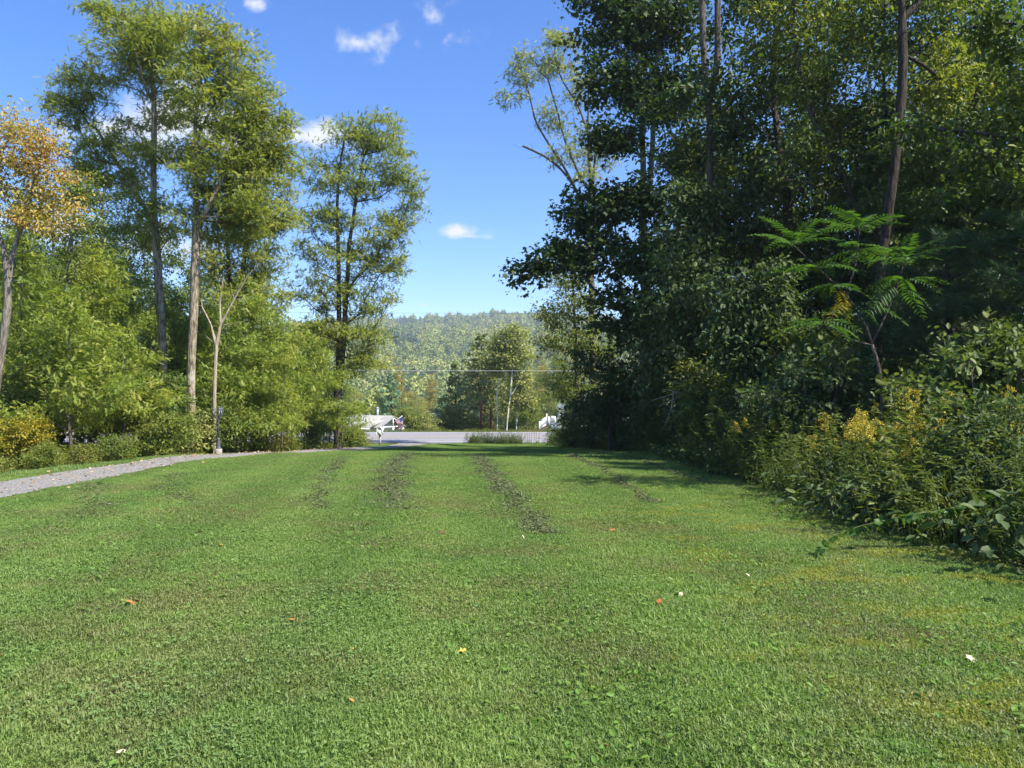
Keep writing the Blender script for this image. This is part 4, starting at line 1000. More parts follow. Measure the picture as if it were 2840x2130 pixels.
# rest of the wood: deeper trees
r = np.random.default_rng(77)
deep = [(8.5, 35, F3, .6, 'behind the dark maple'), (10.5, 22, F1, .7, 'behind the forked trunk'), (11.5, 28, F2, .85, 'in the middle of the right wood'), (12.5, 38, F3, .65, 'deep behind the dark maple'), (13, 16, F2, .62, 'behind the sumac'), (16, 22, F1, .75, 'deep behind the pines'),
        (8.2, 42, F2, .5, 'near the far end of the wood'), (16, 31, F2, .9, 'deep in the wood right of the forked trunk'), (16, 44, F1, .65, 'at the back of the wood toward the road'), (21, 27, F3, .85, 'far back behind the leaning tree'), (10, 31, F5, .6, 'below the canopy behind the dark maple'), (12, 24, F5, .62, 'below the canopy right of the forked trunk'), (10.5, 19, F5, .55, 'below the canopy left of the sumac'), (15, 19, F5, .7, 'below the canopy behind the sumac'), (14, 28, F5, .7, 'low in the middle of the wood'), (18, 25, F5, .8, 'low far back behind the sumac'), (17, 35, F5, .9, 'low at the back of the wood'), (13, 13.5, F5, .5, 'low behind the soft-needled pine'), (20, 20, F5, .75, 'low far back behind the pines'), (9, 38, F5, .6, 'low near the far end of the wood'), (23, 32, F5, .95, 'low farthest back in the wood'), (9.0, 25, F4, .92, 'densest behind the forked trunk'), (12.5, 21, F4, .85, 'dense and dark behind the leaning tree'), (8.6, 30.5, F4, .8, 'dense right behind the dark maple'), (13, 32, F4, 1.0, 'dense in the heart of the wood'), (15.5, 24.5, F4, .9, 'dense and dark behind the thick leaning trunk'), (18, 19, F4, .85, 'dense behind the pines at right'), (10.5, 13, F5, .6, 'behind the goldenrod at right'), (11.5, 47, F2, .5, 'at the road end of the wood')]
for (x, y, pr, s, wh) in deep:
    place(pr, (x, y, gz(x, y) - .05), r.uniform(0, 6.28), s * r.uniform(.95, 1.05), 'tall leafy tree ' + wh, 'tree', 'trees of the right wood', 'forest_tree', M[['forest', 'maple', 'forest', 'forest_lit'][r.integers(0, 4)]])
# shrubs in front of the right wood
for i, (px, D, s, lf, pr, lab) in enumerate([(1580, 42, 1.0, 'weed', B1, 'rusty green shrub at the far end of the weed border'), (1640, 37, 1.1, 'ash', B3, 'dark shrub at the wood edge near the road'), (1720, 31, 1.1, 'ash', B1, 'blue-green shrub below the dark maple'),
      (1800, 27, 1.0, 'ash', B1, 'dense shrub left of the pale fallen branch'), (1900, 22.5, .95, 'ash', B2, 'shrub behind the pale fallen branch'), (2010, 20, 1.05, 'weed', B3, 'leafy shrub below the understory trees'), (2120, 17.0, 1.0, 'ash', B1, 'broad shrub left of the sumac stem'),
      (2260, 14.5, 1.0, 'ash', B3, 'shrub in front of the sumac at left'), (2390, 14.5, .9, 'weed', B2, 'viny shrub at the foot of the sumac'), (2560, 13.5, .95, 'ash', B1, 'viny shrub right of the sumac stem'), (2720, 11.5, 1.0, 'weed', B3, 'shrub at the right frame edge behind goldenrod'),
      (2790, 9.0, .62, 'ash', B3, 'dark large-leaved shrub at the right frame edge beside the lawn'), (2830, 8.2, .5, 'ash', B1, 'low dark shrub cut by the right frame edge near the bare twig'), (2640, 9.6, .5, 'ash', B2, 'low shrub behind the arching vine'), (2330, 17, 1.2, 'forest', B3, 'shaded shrub behind the sumac'), (2180, 22, 1.3, 'forest', B3, 'deep shaded shrub between understory trees')]):
    place(pr, foot(px, D), i * 2.1, s, lab, 'shrub', 'shrubs of the right border', 'shrub', M[lf])
# ------------------------------------------------------------------ sumac with its large compound leaves
def sumac():
    D = 12.5; r = np.random.default_rng(9); f = foot(2452, D)
    root = empty('sumac_tree', f); tag(root, 'bright green sumac with long feathery leaves and a thin forked stem', 'tree')
    ps = lambda *q: [W(a, b, D + (c[0] if c else 0)) - f for a, b, *c in q]
    mb = MB()
    mb.tube([np.zeros(3)] + ps((2446, 1087), (2438, 1020), (2418, 954)), [.035, .032, .03, .027], 7)
    stems = [ps((2418, 954), (2400, 900), (2365, 845), (2345, 815), (2270, 745), (2199, 679)), ps((2345, 815), (2362, 770), (2372, 739), (2385, 636)), ps((2418, 954), (2451, 885), (2485, 810), (2498, 762), (2508, 725)), ps((2418, 957), (2380, 948), (2332, 931), (2270, 890, -.3))]
    for s, rr in zip(stems, (.024, .018, .019, .014)): mb.tube(s, np.linspace(rr, .009, len(s)), 6)
    mb.obj('stem', M['bark_mid'], root, smooth=True)
    def frond(seed, L, droop):
        q = np.random.default_rng(seed); m = MB(); n = 11; s = np.linspace(0, 1, 8)
        cur = lambda y: np.array([0, y * L, L * (.18 * y - droop * y * y)])
        m.tube([cur(k) for k in s], np.linspace(.004, .0015, 8), 3, .3, cap=False)
        pos, d, nr, sz = [], [], [], []
        for i in range(n):
            y = .18 + .8 * i / (n - 1)
            for sg in (-1, 1):
                pos.append(cur(y)); d.append([sg * 1.0, .42 + .25 * (i / n), -.22 + .1 * q.normal()]); nr.append([.1 * q.normal(), .1 * q.normal(), 1]); sz.append(L * .27 * (1 - .75 * abs(i / (n - 1) - .4)) * q.uniform(.9, 1.1))
        pos.append(cur(1)); d.append([0, 1, -.5]); nr.append([0, .3, 1]); sz.append(L * .16)
        lf = (np.array([[0, 0, 0], [-.1, .3, .03], [-.085, .62, .0], [0, 1, -.14], [.085, .62, .0], [.1, .3, .03]]), np.array([[0, 3, 2, 1], [0, 5, 4, 3]]), None)
        put_leaves(m, lf, np.array(pos), np.array(d, float), np.array(nr, float), np.array(sz), np.clip(q.normal(.55, .15, len(pos)), 0, 1))
        return m.mesh('frond', M['sumac'])
    FR = [frond(1, .66, .42), frond(2, .6, .62), frond(3, .72, .52)]
    hubs = [((2199, 679), 11, .0, .5), ((2262, 742), 7, .0, .1), ((2310, 790), 6, .0, -.25), ((2385, 636), 11, .0, .5), ((2374, 705), 7, .0, .1), ((2508, 727), 12, .0, .5), ((2500, 775), 7, .0, .0), ((2490, 800), 5, .0, -.4), ((2275, 893), 8, -.3, .15), ((2365, 845), 5, 0., -.3)]
    k = 0
    for (hp, n, dd, pit) in hubs:
        c = W(hp[0], hp[1], D + dd) - f
        for j in range(n):
            o = bpy.data.objects.new('frond', FR[k % 3]); link(o, root); k += 1
            o.location = tuple(c + r.normal(0, .03, 3)); o.rotation_euler = (pit + r.uniform(-.25, .3), r.normal() * .2, j * 6.283 / n + r.uniform(-.3, .3)); s = r.uniform(.8, 1.15); o.scale = (s, s, s)
            if pit < -.2 and r.random() < .2: o.material_slots[0].link = 'OBJECT'; o.material_slots[0].material = M['sumac_y']
sumac()
# ------------------------------------------------------------------ goldenrod plants
def goldenrod_proto(seed, H):
    r = np.random.default_rng(seed); root = empty('goldenrod_plant'); mb = MB(); lb = MB(); fb = MB()
    lance = (np.array([[0, 0, 0], [-.09, .4, .03], [0, 1, -.16], [.09, .4, .03]]), np.array([[0, 3, 2, 1]]), None)
    for st in range(3):
        a = r.uniform(0, 6.28); lean = r.uniform(.08, .35); s = np.linspace(0, 1, 9); h = H * r.uniform(.8, 1.05)
        pts = np.stack([np.cos(a) * lean * h * s ** 1.7 + .05 * st, np.sin(a) * lean * h * s ** 1.7, h * s - .03], 1)
        mb.tube(pts, np.linspace(.006, .002, 9), 4, cap=False)
        n = 55; ss = r.uniform(.12, .85, n); pos = np.stack([np.interp(ss, s, pts[:, q]) for q in range(3)], 1); aa = r.uniform(0, 6.28, n)
        d = np.stack([np.cos(aa), np.sin(aa), r.uniform(-.3, .5, n)], 1); nr = r.normal(size=(n, 3)) * .3; nr[:, 2] += 1
        put_leaves(lb, lance, pos, d, nr, .12 * (1.15 - .6 * ss), np.clip(r.normal(.5, .2, n), 0, 1))
        for k in range(13):
            f0 = .8 + .2 * k / 13; b = np.array([np.interp(f0, s, pts[:, q]) for q in range(3)]); L = .20 * (1.15 - k / 13); ab = a + r.uniform(-1.5, 1.5)
            u = np.linspace(0, 1, 5); br = b + np.stack([np.cos(ab) * L * u, np.sin(ab) * L * u, L * (.75 * u - .55 * u * u)], 1)
            mb.tube(br, .0015, 3, cap=False)
            m = 25; uu = r.random(m); p = np.stack([np.interp(uu, u, br[:, q]) for q in range(3)], 1) + r.normal(0, .008, (m, 3))
            put_leaves(fb, LFAR, p, r.normal(size=(m, 3)), r.normal(size=(m, 3)), r.uniform(.012, .02, m), r.random(m))
    mb.obj('stem', M['weed'], root); lb.obj('foliage', M['weed'], root); tag(fb.obj('flower_plume', M['gold'], root), kind='stuff')
    return root
GP = [goldenrod_proto(1, 1.25), goldenrod_proto(2, 1.45), goldenrod_proto(3, 1.05)]
r = np.random.default_rng(14)
gpts = [(2405, 12.0), (2440, 11.2), (2480, 11.6), (2520, 11.0), (2560, 11.8), (2600, 10.8), (2640, 11.2), (2680, 10.6), (2720, 11.0), (2760, 10.2), (2800, 10.4), (2460, 10.6), (2500, 10.2), (2550, 10.4), (2590, 9.9), (2660, 9.9), (2620, 12.2), (2700, 12), (2780, 11.5), (2830, 10.8), (2350, 12.8), (2290, 13.6), (2230, 14.6), (2270, 12.4), (2180, 15.0), (2200, 13.8), (2120, 16.2), (2060, 17.4), (2010, 18.6), (1960, 21.5), (1990, 20), (1930, 20.6), (1900, 24), (1870, 23), (1850, 25.5), (1820, 27), (1780, 29), (1760, 31), (1730, 33), (1700, 33), (1670, 36), (1640, 38), (2100, 14.6), (2330, 11.2), (2380, 10.4), (2740, 9.4), (2690, 9.2), (2820, 9.5)]
ORD = ['first', 'second', 'third', 'fourth', 'fifth', 'sixth', 'seventh', 'eighth', 'ninth', 'tenth', 'eleventh', 'twelfth', 'thirteenth', 'fourteenth', 'fifteenth', 'sixteenth', 'seventeenth', 'eighteenth', 'nineteenth', 'twentieth', 'twenty-first', 'twenty-second', 'twenty-third', 'twenty-fourth', 'twenty-fifth', 'twenty-sixth', 'twenty-seventh', 'twenty-eighth']
gpts.sort(); PATCH = [(1860, 'far-end weed patch'), (2110, 'patch below the forked trunk'), (2400, 'patch left of the sumac stem'), (9999, 'patch right of the sumac stem')]; gcount = {}
for i, (px, D) in enumerate(gpts):
    pn = [n for lim, n in PATCH if px < lim][0]; gcount[pn] = gcount.get(pn, 0) + 1; glab = ORD[gcount[pn] - 1] + ' yellow goldenrod from the left in the ' + pn
    f = foot(px, D); e = edge_r(D); f[0] = max(f[0], e + .25)
    f[2] = gz(f[0], f[1]) - .02
    place(GP[i % 3], f, r.uniform(0, 6.28), r.uniform(.9, 1.2), glab, 'goldenrod', 'goldenrod in the right border', 'goldenrod_plant')
# arching vine shoot over the lawn, bare twig, pale fallen branch
def shoots():
    r = np.random.default_rng(3)
    a = W(2760, 1400, 7.9); root = empty('vine_shoot', (a[0], a[1], gz(a[0], a[1]))); base = np.array(root.location)
    path = np.array([(a[0] + .1, a[1] + .2, gz(a[0], a[1])), a + [0, 0, .1], W(2640, 1410, 7.9), W(2500, 1432, 7.9), W(2380, 1460, 7.8), W(2300, 1490, 7.7), W(2265, 1540, 7.5), W(2270, 1575, 7.3)])
    sp = subdiv(path, .06, r, 0.); mb = MB(); mb.tube(sp - base, np.linspace(.007, .002, len(sp)), 5, cap=False); mb.obj('stem', M['weed'], root)
    n = 105; k = r.integers(len(sp) // 5, len(sp), n); pos = sp[k] - base; d = r.normal(size=(n, 3)); d[:, 2] -= 1.0; nr = r.normal(size=(n, 3)) * .5; nr[:, 2] += 1
    lb = MB(); heart = (np.array([[0, 0, 0], [-.36, .12, .03], [-.4, .45, .02], [0, 1, -.1], [.4, .45, .02], [.36, .12, .03]]), np.array([[0, 3, 2, 1], [0, 5, 4, 3]]), None)
    put_leaves(lb, heart, pos, d, nr, r.uniform(.05, .115, n), np.clip(r.normal(.6, .2, n), 0, 1)); lb.obj('foliage', M['sumac'], root)
    tag(root, 'leafy vine shoot arching out over the lawn at right', 'vine')
    p = [W(2690, 1612, 7.4), W(2690, 1590, 7.4), W(2715, 1575, 7.4), W(2770, 1560, 7.5), W(2830, 1550, 7.6)]
    p[0][2] = gz(p[0][0], p[0][1]); b = p[0].copy(); root = empty('bare_twig', b); mb = MB(); mb.tube(np.array(p) - b, [.008, .008, .007, .006, .005], 6)
    mb.obj('twig', M['bark_mid'], root); tag(root, 'bare brown twig poking out of the shrub at the lower right', 'twig')
    D = 20.5
    segs = [[(1955, 1130), (1925, 1105), (1880, 1088), (1835, 1078)], [(1880, 1088), (1850, 1098), (1805, 1112)], [(1868, 1086), (1862, 1130), (1848, 1170), (1835, 1195)], [(1862, 1130), (1868, 1155), (1872, 1175)], [(1900, 1094), (1862, 1110), (1825, 1128)]]
    b = foot(1950, D); root = empty('fallen_branch', b); mb = MB()
    mb.tube([np.zeros(3), W(1960, 1200, D) - b, W(1955, 1130, D) - b], [.03, .028, .024], 6)
    for s in segs: mb.tube(np.array([W(*q, D - .6) for q in s]) - b, np.linspace(.02, .006, len(s)), 5)
    mb.obj('branch', M['bark_pale'], root); tag(root, 'pale bare fallen branch sticking out of the weeds below the forked trunk', 'branch')
shoots()
# ------------------------------------------------------------------ fallen leaves on the lawn
def leaf_meshes():
    out = {}
    for nm, c0, c1 in (('orange', (.5, .2, .05), (.35, .12, .04)), ('cream', (.46, .40, .30), (.36, .30, .22)), ('brown', (.24, .11, .06), (.14, .07, .04)), ('yellow', (.6, .42, .08), (.5, .3, .06))):
        t = NT('fallen_leaf_' + nm); p = t.pos(); t.surf(t.mixc(t.noise(p, 40, 3), c0, c1), .7)
        for kind, tm in (('star', leaf_maple()), ('oval', leaf_broad())):
            v, q, tr = tm; v = v.copy(); v[:, 2] += .5 * (v[:, 0] ** 2) + .35 * (v[:, 1] - .5) ** 2; v[:, 1] -= .5
            mb = MB(); mb.add(v, q if q is not None and len(q) else None, tr); out[(nm, kind)] = mb.mesh('fallen_leaf', t.m)
    return out
LM = leaf_meshes()
fl = [('cream', 'oval', 540, 1206, .07, 'pale leaf lying left of the darker mower rows'), ('cream', 'oval', 198, 1200, .06, 'pale leaf on the lawn at far left'), ('cream', 'oval', 1673, 1100, .07, 'pale leaf near the weed border'), ('cream', 'oval', 1615, 1255, .06, 'pale leaf right of the lawn centre'), ('cream', 'oval', 1470, 1300, .06, 'upright pale leaf beside the orange one at right'),
      ('cream', 'oval', 855, 1102, .07, 'white scrap at the near end of the broad clippings row'), ('orange', 'star', 283, 1318, .075, 'large orange leaf curled on the left lawn'), ('brown', 'oval', 297, 1315, .06, 'brown curled leaf touching the large orange leaf'), ('orange', 'star', 631, 1352, .045, 'single orange leaf left of the near lawn centre'), ('yellow', 'star', 997, 1425, .05, 'yellow leaf in the near middle of the lawn'),
      ('yellow', 'oval', 760, 1420, .03, 'small yellow leaf left of the near middle'), ('orange', 'star', 1322, 1153, .07, 'orange-brown leaf right of the second clippings row'), ('orange', 'star', 1424, 1315, .05, 'orange leaf next to the upright pale leaf'), ('orange', 'oval', 428, 1160, .075, 'orange leaf on the darker stripe at left'), ('yellow', 'oval', 478, 1188, .05, 'yellowish leaf right of the orange leaf at left'),
      ('orange', 'oval', 343, 1208, .055, 'orange leaf below the yellowish one at left'), ('brown', 'star', 953, 1161, .08, 'brown leaf between the two clippings rows'), ('orange', 'oval', 505, 1109, .08, 'orange-brown leaf near the left lawn crest'), ('yellow', 'oval', 990, 1020, .09, 'yellow leaf between the rows near the crest'), ('cream', 'star', 2098, 1443, .06, 'pinkish pale leaf at the far right of the lawn'),
      ('cream', 'oval', 2190, 1393, .06, 'pale leaf at the right frame edge of the lawn'), ('cream', 'oval', 262, 1655, .04, 'pale leaf at the bottom left of the lawn'), ('orange', 'oval', 75, 1437, .04, 'orange leaf near the left bottom'), ('orange', 'oval', 2, 1435, .045, 'orange leaf cut by the left frame edge'), ('brown', 'star', 2048, 1243, .06, 'brownish leaf under the shrub at right'),
      ('orange', 'oval', 1310, 1632, .03, 'tiny orange leaf at the bottom right of centre'), ('cream', 'oval', 1130, 1170, .06, 'thin pale leaf in the middle of the lawn'), ('orange', 'oval', 760, 1535, .03, 'small orange leaf at the bottom left of centre'), ('yellow', 'oval', 190, 1085, .09, 'yellow leaf near the drive edge'), ('brown', 'oval', 250, 1070, .09, 'brown leaf near the drive edge'), ('yellow', 'oval', 620, 1040, .1, 'pale yellow leaf near the drive right of the lamp'), ('orange', 'oval', 340, 1110, .08, 'small orange leaf between the left clippings rows')]
for i, (c, k, dx, dy, s, lab) in enumerate(fl):
    p = hit(dx * 2840 / 2212, dy * 2840 / 2212)
    o = link(bpy.data.objects.new('fallen_leaf', LM[(c, k)])); o.location = (p[0], p[1], gz(p[0], p[1]) + .045); o.rotation_euler = (r.uniform(-.5, .5) - .25, r.uniform(-.4, .4), r.uniform(0, 6.28)); o.scale = (s * 1.15,) * 3
    tag(o, lab, 'leaf', 'fallen leaves on the lawn')
def litter():
    q = np.random.default_rng(6); n = 900; y = q.uniform(11, 34, n); c = np.interp(y, [11, 14, 21, 25, 29, 34], [-11.4, -9.7, -9.2, -9.0, -8.3, -6.9]); x = c + q.normal(0, 1.0, n)
    d = q.normal(size=(n, 3)); d[:, 2] *= .2; nr = q.normal(size=(n, 3)) * .4; nr[:, 2] += 1; mb = MB()
    put_leaves(mb, RB, np.c_[x, y, G(x, y) + .045], d, nr, q.uniform(.04, .09, n), q.random(n)); tag(mb.obj('leaf_litter', M['litter']), 'brown and tan dead leaves strewn over the gravel driveway', 'leaf litter', kind='stuff')
M['litter'] = leafmat('dead_leaf', clr((.14, .08, .04), (.25, .15, .07), (.36, .22, .1), (.42, .3, .16)), trans=.1, spread=.9)
litter()
# ------------------------------------------------------------------ lamp post
def lamp():
    p = np.array([-10.26, 26.9, 0.]); p[2] = gz(p[0], p[1]) + .03; root = empty('lamp_post', p); root.scale = (1.12,) * 3; tag(root, 'dark three-lantern lamp post on a concrete block beside the gravel driveway', 'lamp post')
    mb = MB(); mb.lathe([(.11, 0), (.115, .02), (.112, .2), (.1, .215)], sides=16); mb.obj('concrete_base', M['concrete'], root, smooth=False)
    mb = MB(); mb.lathe([(.085, .21), (.085, .235), (.072, .26), (.066, .29), (.058, .42), (.048, .50), (.052, .515), (.036, .535), (.03, .56)], sides=14); mb.obj('flared_foot', M['lampmetal'], root, smooth=True)
    mb = MB(); mb.lathe([(.024, .55), (.02, 1.0), (.017, 1.4), (.02, 1.42), (.012, 1.47), (.0, 1.50)], sides=12); mb.obj('pole', M['lampmetal'], root, smooth=True)
    lan = None
    for i in range(3):
        a = math.radians(-60 + 120 * i)
        if i == 1: a = math.radians(75)
        c = np.array([math.cos(a) * .15, math.sin(a) * .15, 1.27])
        h = empty('lantern'); h.parent = root; h.location = tuple(c)
        mb = MB(); n = 6; ang = np.arange(n) * math.pi * 2 / n
        for q in ang: mb.tube([(.045 * math.cos(q), .045 * math.sin(q), 0), (.06 * math.cos(q), .06 * math.sin(q), .17)], .005, 4)
        mb.lathe([(.03, -.03), (.05, -.012), (.05, 0)], sides=6); mb.lathe([(.064, .17), (.066, .18), (.04, .215), (.014, .235), (.012, .26), (.0, .27)], sides=6)
        mb.obj('lantern_frame', M['lampmetal'], h)
        mb = MB(); mb.lathe([(.04, .002), (.054, .168)], sides=6); mb.obj('lantern_glass', M['glass'], h)
        mb = MB(); mb.lathe([(.008, .01), (.01, .06), (.018, .09), (.016, .12), (.0, .135)], sides=8); mb.obj('bulb', M['white'], h, smooth=True)
        mb = MB(); s = np.linspace(0, 1, 7); mb.tube(np.stack([np.cos(a) * .15 * s, np.sin(a) * .15 * s, 1.33 - .14 * np.sin(s * math.pi) - .08 * s * 1.0], 1), .008, 6); mb.obj('arm', M['lampmetal'], root, smooth=True)
lamp()
# ------------------------------------------------------------------ mailbox
def mailbox():
    x, y = (1054 - 1420) / FP * 51.5, 51.5; root = empty('mailbox', (x, y, gz(x, y))); tag(root, 'large white mailbox on a grey post at the end of the driveway', 'mailbox')
    mb = MB(); mb.box((0, 0, .42), (.13, .13, .9)); mb.obj('post', M['wood_post'], root)
    mb = MB(); w, d = .16, .3; a = np.linspace(0, math.pi, 9); prof = [(-w, 0), (w, 0), (w, .36)] + [(w * math.cos(t), .36 + .15 * math.sin(t)) for t in a[1:-1]] + [(-w, .36)]
    n = len(prof); v = [(px, -d, .85 + pz) for px, pz in prof] + [(px, d, .85 + pz) for px, pz in prof]
    mb.add(v, quads=[[i, (i + 1) % n, n + (i + 1) % n, n + i] for i in range(n)], tris=[[0, i, i + 1] for i in range(1, n - 1)] + [[n, n + i + 1, n + i] for i in range(1, n - 1)])
    mb.obj('box', M['offwhite'], root)
    mb = MB(); mb.box((0, -.31, 1.0), (.22, .015, .26)); mb.obj('door', M['white'], root)
    mb = MB(); mb.box((.145, -.1, 1.12), (.01, .04, .2)); mb.obj('signal_flag', M['red'], root)
mailbox()
# ------------------------------------------------------------------ houses across the road
def house_left():
    c = W(1003, 1187, 88); x, y = c[0], c[1]; zg = -3.95
    root = empty('white_house', (x, y, zg), math.radians(-34)); tag(root, 'low white house with grey shingle roof, half hidden across the road at left', 'house')
    L, Wd, eh, rh = 8.6, 6.6, 1.9, 3.0      # local x along the ridge
    mb = MB(); mb.add([(-L / 2, -Wd / 2, 0), (L / 2, -Wd / 2, 0), (L / 2, Wd / 2, 0), (-L / 2, Wd / 2, 0), (-L / 2, -Wd / 2, eh), (L / 2, -Wd / 2, eh), (L / 2, Wd / 2, eh), (-L / 2, Wd / 2, eh), (-L / 2, 0, rh - .1), (L / 2, 0, rh - .1)],
        quads=[[0, 1, 5, 4], [2, 3, 7, 6]], tris=[[1, 2, 6], [1, 6, 5], [5, 6, 9], [3, 0, 4], [3, 4, 7], [4, 8, 7]])
    mb.obj('wall', M['offwhite'], root)
    for sg in (-1, 1):
        ang = math.atan2(rh - eh, Wd / 2); ln = math.hypot(rh - eh, Wd / 2) + .35
        mb = MB(); cy = sg * (Wd / 4 + .16 * math.cos(ang)); mb.box((0, cy, (rh + eh) / 2 - .13 * math.sin(ang) + .03), (L + .9, ln, .10), rx=-sg * ang); rf = mb.obj('roof', M['roof'], root)
        mb = MB(); mb.box((0, sg * (Wd / 2 + .32), eh - .16), (L + .94, .05, .16)); mb.obj('fascia', M['white'], root)
    mb = MB(); mb.tube([(2.0, 0.5, rh - .3), (2.0, .5, rh + .8)], .12, 10); mb.lathe([(.15, 0), (.15, .12), (.05, .2)], (2.0, .5, rh + .8), 10); mb.obj('stovepipe', M['greymetal'], root)
    mb = MB(); mb.tube([(-1.2, -1.6, 2.3), (-1.2, -1.6, 2.68)], .06, 8); mb.obj('roof_vent', M['white'], root)
    # porch gable at the right end
    px = L / 2 + 1.1
    for yy in (-2.2, -.6, 1.0): mb = MB(); mb.box((px, yy, .95), (.16, .16, 1.9)); mb.obj('porch_post', M['white'], root)
    mb = MB(); mb.tube([(px, -2.7, 1.85), (px, -.6, 2.9)], .09, 4); mb.tube([(px, -.6, 2.9), (px, 1.5, 1.85)], .09, 4); mb.tube([(px, -2.2, 1.9), (px, 1.0, 1.9)], .07, 4); mb.tube([(px, -.6, 1.9), (px, -.6, 2.8)], .06, 4); mb.obj('porch_truss', M['white'], root)
    mb = MB(); mb.add([(px + .2, -.6, 3.0), (L / 2 - .3, -.6, 3.0), (L / 2 - .3, -2.9, 1.86), (px + .2, -2.9, 1.86), (L / 2 - .3, 1.7, 1.86), (px + .2, 1.7, 1.86)], quads=[[0, 1, 2, 3], [0, 5, 4, 1]]); mb.obj('porch_roof', M['roof'], root)
    mb = MB()
    for k in range(9): mb.box((px + .3 + k * .22, -2.2, .95 - k * .13), (.05, .05, .75))
    mb.tube([(px, -2.2, 1.4), (px + 2.3, -2.2, .1)], .05, 4); mb.obj('stair_rail', M['white'], root)
    for k, wx in enumerate((-2.8, -.4, 2.4)):
        mb = MB(); mb.box((wx, -Wd / 2 - .03, .95), (1.0, .06, .9)); w = mb.obj('window', M['black'], root)
    return root, np.array(Matrix.Rotation(math.radians(-34), 3, 'Z')), np.array([x, y, zg]), px
hl, Rh, ch, ppx = house_left()
def flag():
    b = W(1092, 1172, 84.5); t = W(1116, 1153, 84.3); root = empty('flag', b); tag(root, 'striped flag with blue corner hanging from a slanted pole on the white house', 'flag')
    mb = MB(); mb.tube([np.zeros(3), (t - b)], .035, 6); mb.obj('pole', M['white'], root)
    d = (b - t) / np.linalg.norm(b - t); n = 10; H = 1.25; Wf = .95
    for k in range(13):
        s0, s1 = Wf * k / 13, Wf * (k + 1) / 13; rows = []
        for j in range(n + 1):
            f = j / n; w = .07 * math.sin(f * 7 + k * .25); dz = -H * f * (1 - .12 * (k / 13)); dx = .18 * f
            for s in (s0, s1): rows.append((t - b) + d * s * (1 - .25 * f) + np.array([dx, w, dz]))
        start = 0 if k > 6 else 0
        mb = MB(); mb.add(rows, quads=[[2 * j, 2 * j + 1, 2 * j + 3, 2 * j + 2] for j in range(n) if not (k < 7 and j < 4)]); mb.obj('stripe', M['red' if k % 2 == 0 else 'cloth_w'], root)
    rows = []
    for j in range(5):
        f = j / n
        for k in (0, 7): s = Wf * k / 13; rows.append((t - b) + d * s * (1 - .25 * f) + np.array([.18 * f, .07 * math.sin(f * 7 + k * .25), -H * f]))
    mb = MB(); mb.add(rows, quads=[[2 * j, 2 * j + 1, 2 * j + 3, 2 * j + 2] for j in range(4)]); mb.obj('canton', M['blue'], root)
flag()
